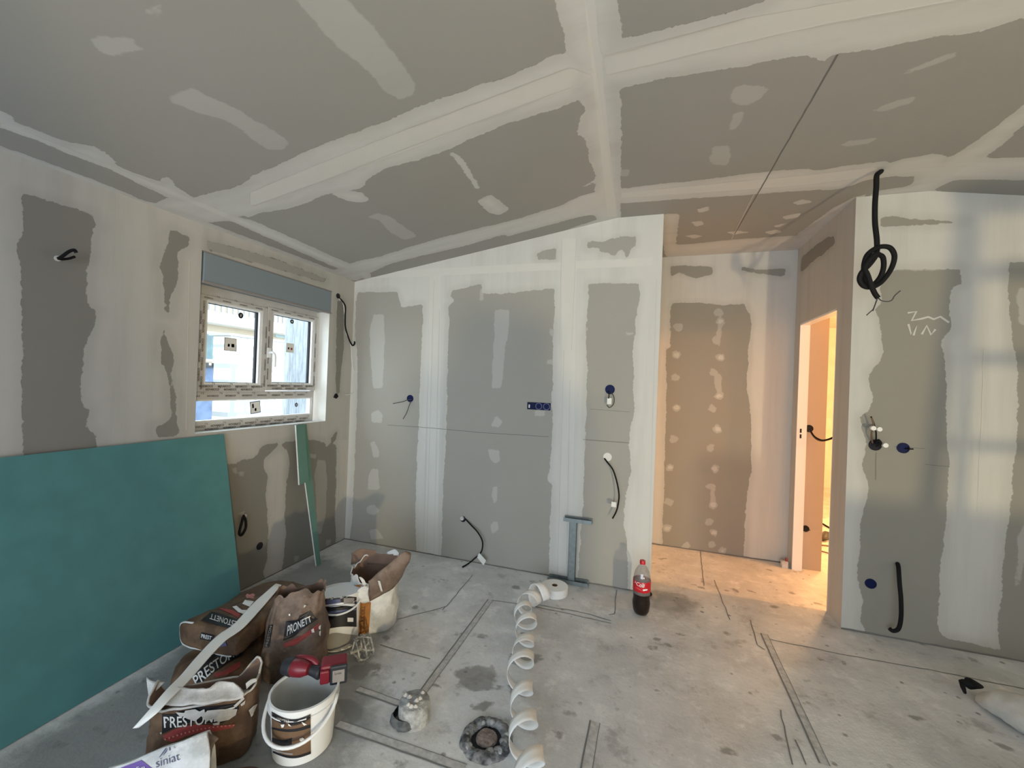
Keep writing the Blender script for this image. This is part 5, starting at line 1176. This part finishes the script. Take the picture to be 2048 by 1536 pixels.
# bare knock-out holes with cables in the back wall
t = thing('wall_cable', 'black cable with white tag hanging from a round white patch near the hallway', 'cable', UB(1215, 915))
disc(UB(1215, 914), nB, .030, 'filled_hole', M_gyp, t, th=.002)
wire([yo(1209, 917, .002), yo(1215, 925, .03), yo(1226, 940, .05), yo(1234, 965, .06), yo(1238, 990, .07), yo(1236, 1010, .07), yo(1232, 1024, .07), yo(1225, 1037, .07)], .0055, 'cable', M_black, t)
p = yo(1229, 1009, .07); MB().box((p.x-.022, p.y-.004, p.z-.018), (p.x+.012, p.y+.004, p.z+.018)).build('tag', M_tag, t, bevel=.002)
t = thing('wall_cable', 'black cable with slanted white tag hanging low and touching the floor', 'cable', UB(926, 1038))
disc(UB(926, 1038), nB, .024, 'hole', M_dark, t, th=.002); disc(UB(925, 1036), nB, .016, 'plaster_wad', M_powder, t, th=.014)
wire([yo(931, 1038, .005), yo(942, 1050, .03), yo(955, 1064, .05), yo(964, 1080, .06), yo(965, 1094, .07), yo(961, 1106, .075), yo(948, 1118, .08), fl(937, 1127, .012), fl(925, 1134, .006)], .0055, 'cable', M_black, t)
a = yo(960, 1107, .078); MB().add([yo(959, 1106, .082), yo(972, 1121, .082), yo(967, 1131, .084), yo(953, 1113, .084), yo(959, 1106, .078), yo(972, 1121, .078), yo(967, 1131, .08), yo(953, 1113, .08)], [(0, 1, 2, 3), (4, 7, 6, 5), (0, 4, 5, 1), (1, 5, 6, 2), (2, 6, 7, 3), (3, 7, 4, 0)]).build('tag', M_tag, t)
# right wall
t = socket(UB(1750, 890), nB, .033, 'junction box crammed with wires on the right wall, white wire nuts above', M_dark)
wire([yo(1745, 886, .01), yo(1743, 870, .04), yo(1747, 850, .05), yo(1743, 835, .05)], .0045, 'wire', M_lbrown, t); wire([yo(1752, 884, .01), yo(1752, 865, .04), yo(1748, 848, .05), yo(1742, 833, .05)], .004, 'wire', M_black, t)
wire([yo(1750, 886, .01), yo(1757, 880, .05), yo(1762, 888, .05), yo(1752, 893, .03)], .006, 'wire', M_black, t)
for x, y in ((1744, 856), (1756, 858), (1768, 890)): disc(yo(x, y, .05), nB, .013, 'wire_nut', M_tag, t, th=.02)
t = socket(UB(1806, 896), nB, .031, 'empty blue junction box right of the one crammed with wires'); disc(UB(1806, 896), nB, .022, 'blue_insert', M_blue, t, th=.003)
wire([yo(1810, 897, .004), yo(1820, 898, .03), yo(1827, 898, .04)], .004, 'wire', M_black, t)
t = socket(UB(1741, 1167), nB, .029, 'empty dark blue junction box low on the right wall'); disc(UB(1741, 1167), nB, .021, 'blue_insert', M_blue, t, th=.003)
t = thing('conduit', 'short black conduit hanging in a hook low on the right wall', 'conduit', UB(1797, 1127))
wire([yo(1795, 1127, .0), yo(1797, 1135, .04), yo(1799, 1165, .08), yo(1802, 1200, .10), yo(1802, 1235, .10), yo(1797, 1257, .09), yo(1786, 1262, .08), yo(1779, 1257, .075)], .0105, 'sheath', M_black, t, 14)
# coiled cable from the ceiling
cy_ = 2.66
yc = lambda x, y, o=0: ax(x, y, 1, cy_+o); cq = lambda p: [yc(*q, o) for q, o in zip(crop(1690, 320, .2083, [(a[0], a[1]) for a in p]), [a[2] for a in p])]
t = thing('ceiling_cable', 'thick black cable hanging from the ceiling in a tied coil with bare ends', 'cable', yc(1755, 350))
P0 = [pP(1762, 342)]+cq([(340,115,.03),(305,150,0),(300,260,0),(288,420,0),(288,600,0),(305,760,0),(308,870,0)])
wire(P0, .0125, 'drop', M_black, t, 14)
wire(cq([(308,870,0),(290,930,-.02),(230,1010,-.03),(160,1080,-.03),(140,1150,-.02),(180,1210,-.01),(260,1220,.0),(350,1170,.02),(440,1050,.03),(475,930,.02),(440,850,.01),(370,830,0),(290,850,-.01),(215,910,-.02),(185,990,-.02),(180,1080,.02),(190,1150,.03),(220,1200,.03),(280,1190,.03),(340,1120,.03),(370,1030,.02),(365,940,.01),(330,910,0),(290,905,-.03),(230,960,-.04),(190,1040,-.04),(215,1100,-.04),(250,1200,-.03),(285,1280,-.02),(318,1325,-.02)]), .0122, 'coil', M_black, t, 14)
for w3 in ([(312,1320,-.02),(295,1370,-.02),(272,1430,-.03),(240,1460,-.04),(208,1490,-.05)], [(318,1322,-.02),(350,1350,-.03),(410,1358,-.04),(450,1345,-.05),(480,1300,-.05),(533,1255,-.05)], [(315,1322,-.02),(300,1360,0),(285,1400,.01),(268,1450,.01)]): wire(cq(w3), .0028, 'bare_wire', M_wire, t, 6)
# left wall
xo_ = lambda x, y, o: ax(x, y, 0, XL+o); nXp = (1, 0, 0)
t = thing('shutter_cable', 'black motor cable and thin white wire hanging beside the window, right of the shutter casing', 'cable', UL(676, 592))
disc(UL(676, 592), nXp, .022, 'hole', M_dark, t, th=.004)
cw = lambda p, o: [xo_(*q, o) for q in crop(650, 570, .1823, p)]
wire([xo_(676, 595, .005)]+cw([(180,165),(222,230),(222,330),(222,440),(235,510),(262,590),(290,650),(310,662),(325,640),(322,620)], .035), .0065, 'black_cable', M_black, t)
wire(cw([(150,150),(200,210),(222,400),(232,530),(270,610),(288,700),(292,820),(310,930),(345,1030),(335,1100),(310,1170),(270,1200),(220,1203)], .03), .0028, 'white_wire', M_whitewire, t)
t = thing('wall_hole', 'dark knock-out hole with cable stub right of the window, level with its lower pane', 'hole', UL(672, 792)); disc(UL(672, 792), nXp, .022, 'opening', M_dark, t, th=.002); wire([xo_(668, 795, .004), xo_(671, 790, .02), xo_(676, 793, .02)], .005, 'cable_stub', M_black, t)
t = thing('wall_cable', 'short black cable loop sticking out of the upper left wall', 'cable', UL(125, 512))
c4b = lambda p, o: [xo_(*q, o) for q in crop(0, 280, .4297, p)]
wire(c4b([(270,552),(285,545),(320,520),(345,512),(355,525)], .05), .0065, 'loop', M_black, t); wire(c4b([(270,552),(290,555),(320,552),(348,543)], .04), .0055, 'loop_end', M_black, t)
disc(UL(115, 517), nXp, .012, 'hole', M_powder, t, th=.004)
t = thing('wall_cable', 'black cable loop hanging low on the left wall beside the green sheet', 'cable', UL(486, 1030))
c2b = lambda p, o: [xo_(*q, o) for q in crop(340, 700, .2994, p)]
wire(c2b([(490,1105),(505,1140),(505,1190),(480,1235),(463,1225),(475,1170),(488,1120)], .03), .008, 'loop', M_black, t); disc(UL(486, 1031), nXp, .012, 'plaster_wad', M_powder, t, th=.02)
t = thing('wall_hole', 'round dark hole low in the left wall, right of the hanging cable loop', 'hole', UL(519, 1092)); disc(UL(519, 1092), nXp, .026, 'opening', M_dark, t, th=.002); disc(UL(519, 1092), nXp, .028, 'lip', M_lgrey, t, th=.0015, hollow=.92)

# doorway: boxes on the wall of the next room
yd = lambda x, y, o=0: ax(x, y, 1, 3.955-o)
t = socket(yd(1618, 857), nB, .030, 'black junction box with a cable leading right, inside the doorway', M_dark)
wire([yd(1620, 859, .01), yd(1628, 872, .05), yd(1642, 880, .10), yd(1655, 879, .15), yd(1670, 873, .2)], .006, 'cable', M_black, t); wire([yd(1619, 860, .01), yd(1630, 876, .04), yd(1645, 882, .09), yd(1668, 876, .18)], .005, 'cable', M_lbrown, t)
t = socket(yd(1611, 1057), nB, .026, 'black junction box low on the wall inside the doorway', M_dark); wire([yd(1608, 1057, .01), yd(1612, 1054, .03), yd(1620, 1061, .03)], .003, 'wire', M_black, t)
t = thing('timber_wedge', 'small pale block with dark plug at the foot of the door jamb', 'block', fl(1588, 1133)); q = Vector((1.17, 3.93, 0))
MB().box((q.x-.028, q.y-.02, 0), (q.x+.018, q.y+.02, .055)).build('block', M_powder, t, bevel=.003); MB().box((q.x, q.y-.012, .055), (q.x+.014, q.y+.006, .078)).build('plug', M_lred, t)
# cables on the floor of the next room
t = thing('extension_cable', 'dark cable with plug snaking over the floor of the lit room', 'cable', fl(1650, 1075))
wire([fl(1630, 1043, .03), fl(1642, 1046, .02), fl(1656, 1054, .01), fl(1668, 1060, .01)], .009, 'cable', M_black, t); wire([fl(1630, 1070, .02), fl(1640, 1076, .02), fl(1652, 1076, .02)], .009, 'cable', M_black, t)
MB().tube([fl(1646, 1078, .03), fl(1653, 1070, .04), fl(1660, 1072, .04)], [.02, .04, .035], 10).build('plug', M_wire, t, smooth=True)
wire([fl(1628, 1091, .008), fl(1640, 1090, .008), fl(1660, 1092, .008)], .006, 'cable', M_lbrown, t); wire([fl(1630, 1100, .008), fl(1642, 1102, .008), fl(1660, 1107, .008)], .005, 'cable', M_lbrown, t)

# ================================================================== UNSEEN GEAR BEHIND THE CAMERA (box and drum added to cast wall shadows)
M_alu = plain('aluminium', (.55, .56, .57), .4, metal=.8)
lt = thing('step_ladder', 'aluminium step ladder standing to the right of the camera', 'ladder', (2.06, .9, 0))
def bar(a, b, w_, d_, name, parent, mat):
    a, b = Vector(a), Vector(b); z = (b-a).normalized(); x = Vector((0, 1, 0)).cross(z).normalized(); y = z.cross(x); T = Matrix((x, y, z)).transposed().to_4x4(); T.translation = a
    return MB().box((-w_/2, -d_/2, 0), (w_/2, d_/2, (b-a).length), T).build(name, mat, parent)
bar((1.86, .9, 0), (1.985, .9, 1.66), .055, .02, 'rail', lt, M_alu); bar((2.30, .9, 0), (2.17, .9, 1.66), .055, .02, 'rail', lt, M_alu)
bar((1.90, 1.6, 0), (2.0, .95, 1.62), .035, .02, 'rear_leg', lt, M_alu); bar((2.26, 1.6, 0), (2.16, .95, 1.62), .035, .02, 'rear_leg', lt, M_alu)
for z in (.28, .56, .84, 1.12, 1.40): dx = z*.076; MB().box((1.865+dx, .86, z), (2.295-dx, .95, z+.025)).build('step', M_alu, lt)
MB().box((1.95, .82, 1.64), (2.2, 1.0, 1.68)).build('top_platform', M_red, lt)
tag(MB().box((1.62, .35, 0), (2.75, .70, .60)).build('shadow_box', M_kraft2, None, bevel=.004), 'unseen long box added in front of the step ladder to shade the right wall', 'box')  # added blocker, keeps lamp light off the foot of the right wall
dm = thing('shadow_drum', 'unseen blue drum added behind the camera to shade the back wall', 'drum', (1.215, -.3, 0))  # made-up drum, placed only for its shadow on the back wall
MB().lathe([(0, 0), (.19, 0), (.2, .02), (.205, .25), (.2, .27), (.2, .5), (.205, .52), (.195, .72), (.13, .77), (.12, .78)], Matrix.Translation((1.215, -.3, 0)), 40).build('body', M_blue, dm, smooth=True, auto=40)
MB().lathe([(.12, .78), (.11, .90), (.07, .92), (0, .925)], Matrix.Translation((1.215, -.3, 0)), 40).build('lid', M_black, dm, smooth=True, auto=40)
wl = thing('work_lamp', 'yellow site flood lamp on a low stand behind the camera', 'lamp', (LAMP.x, LAMP.y-.08, 0))
for a in (0, 2.1, 4.2): MB().tube([Vector((LAMP.x, LAMP.y-.1, .30)), Vector((LAMP.x+.2*math.cos(a), LAMP.y-.1+.2*math.sin(a), .01))], .01, 8).build('leg', M_black, wl)
MB().box((LAMP.x-.10, LAMP.y-.16, LAMP.z-.08), (LAMP.x+.10, LAMP.y-.09, LAMP.z+.08)).build('housing', plain('lamp_yellow', (.6, .4, .03), .5), wl, bevel=.008)
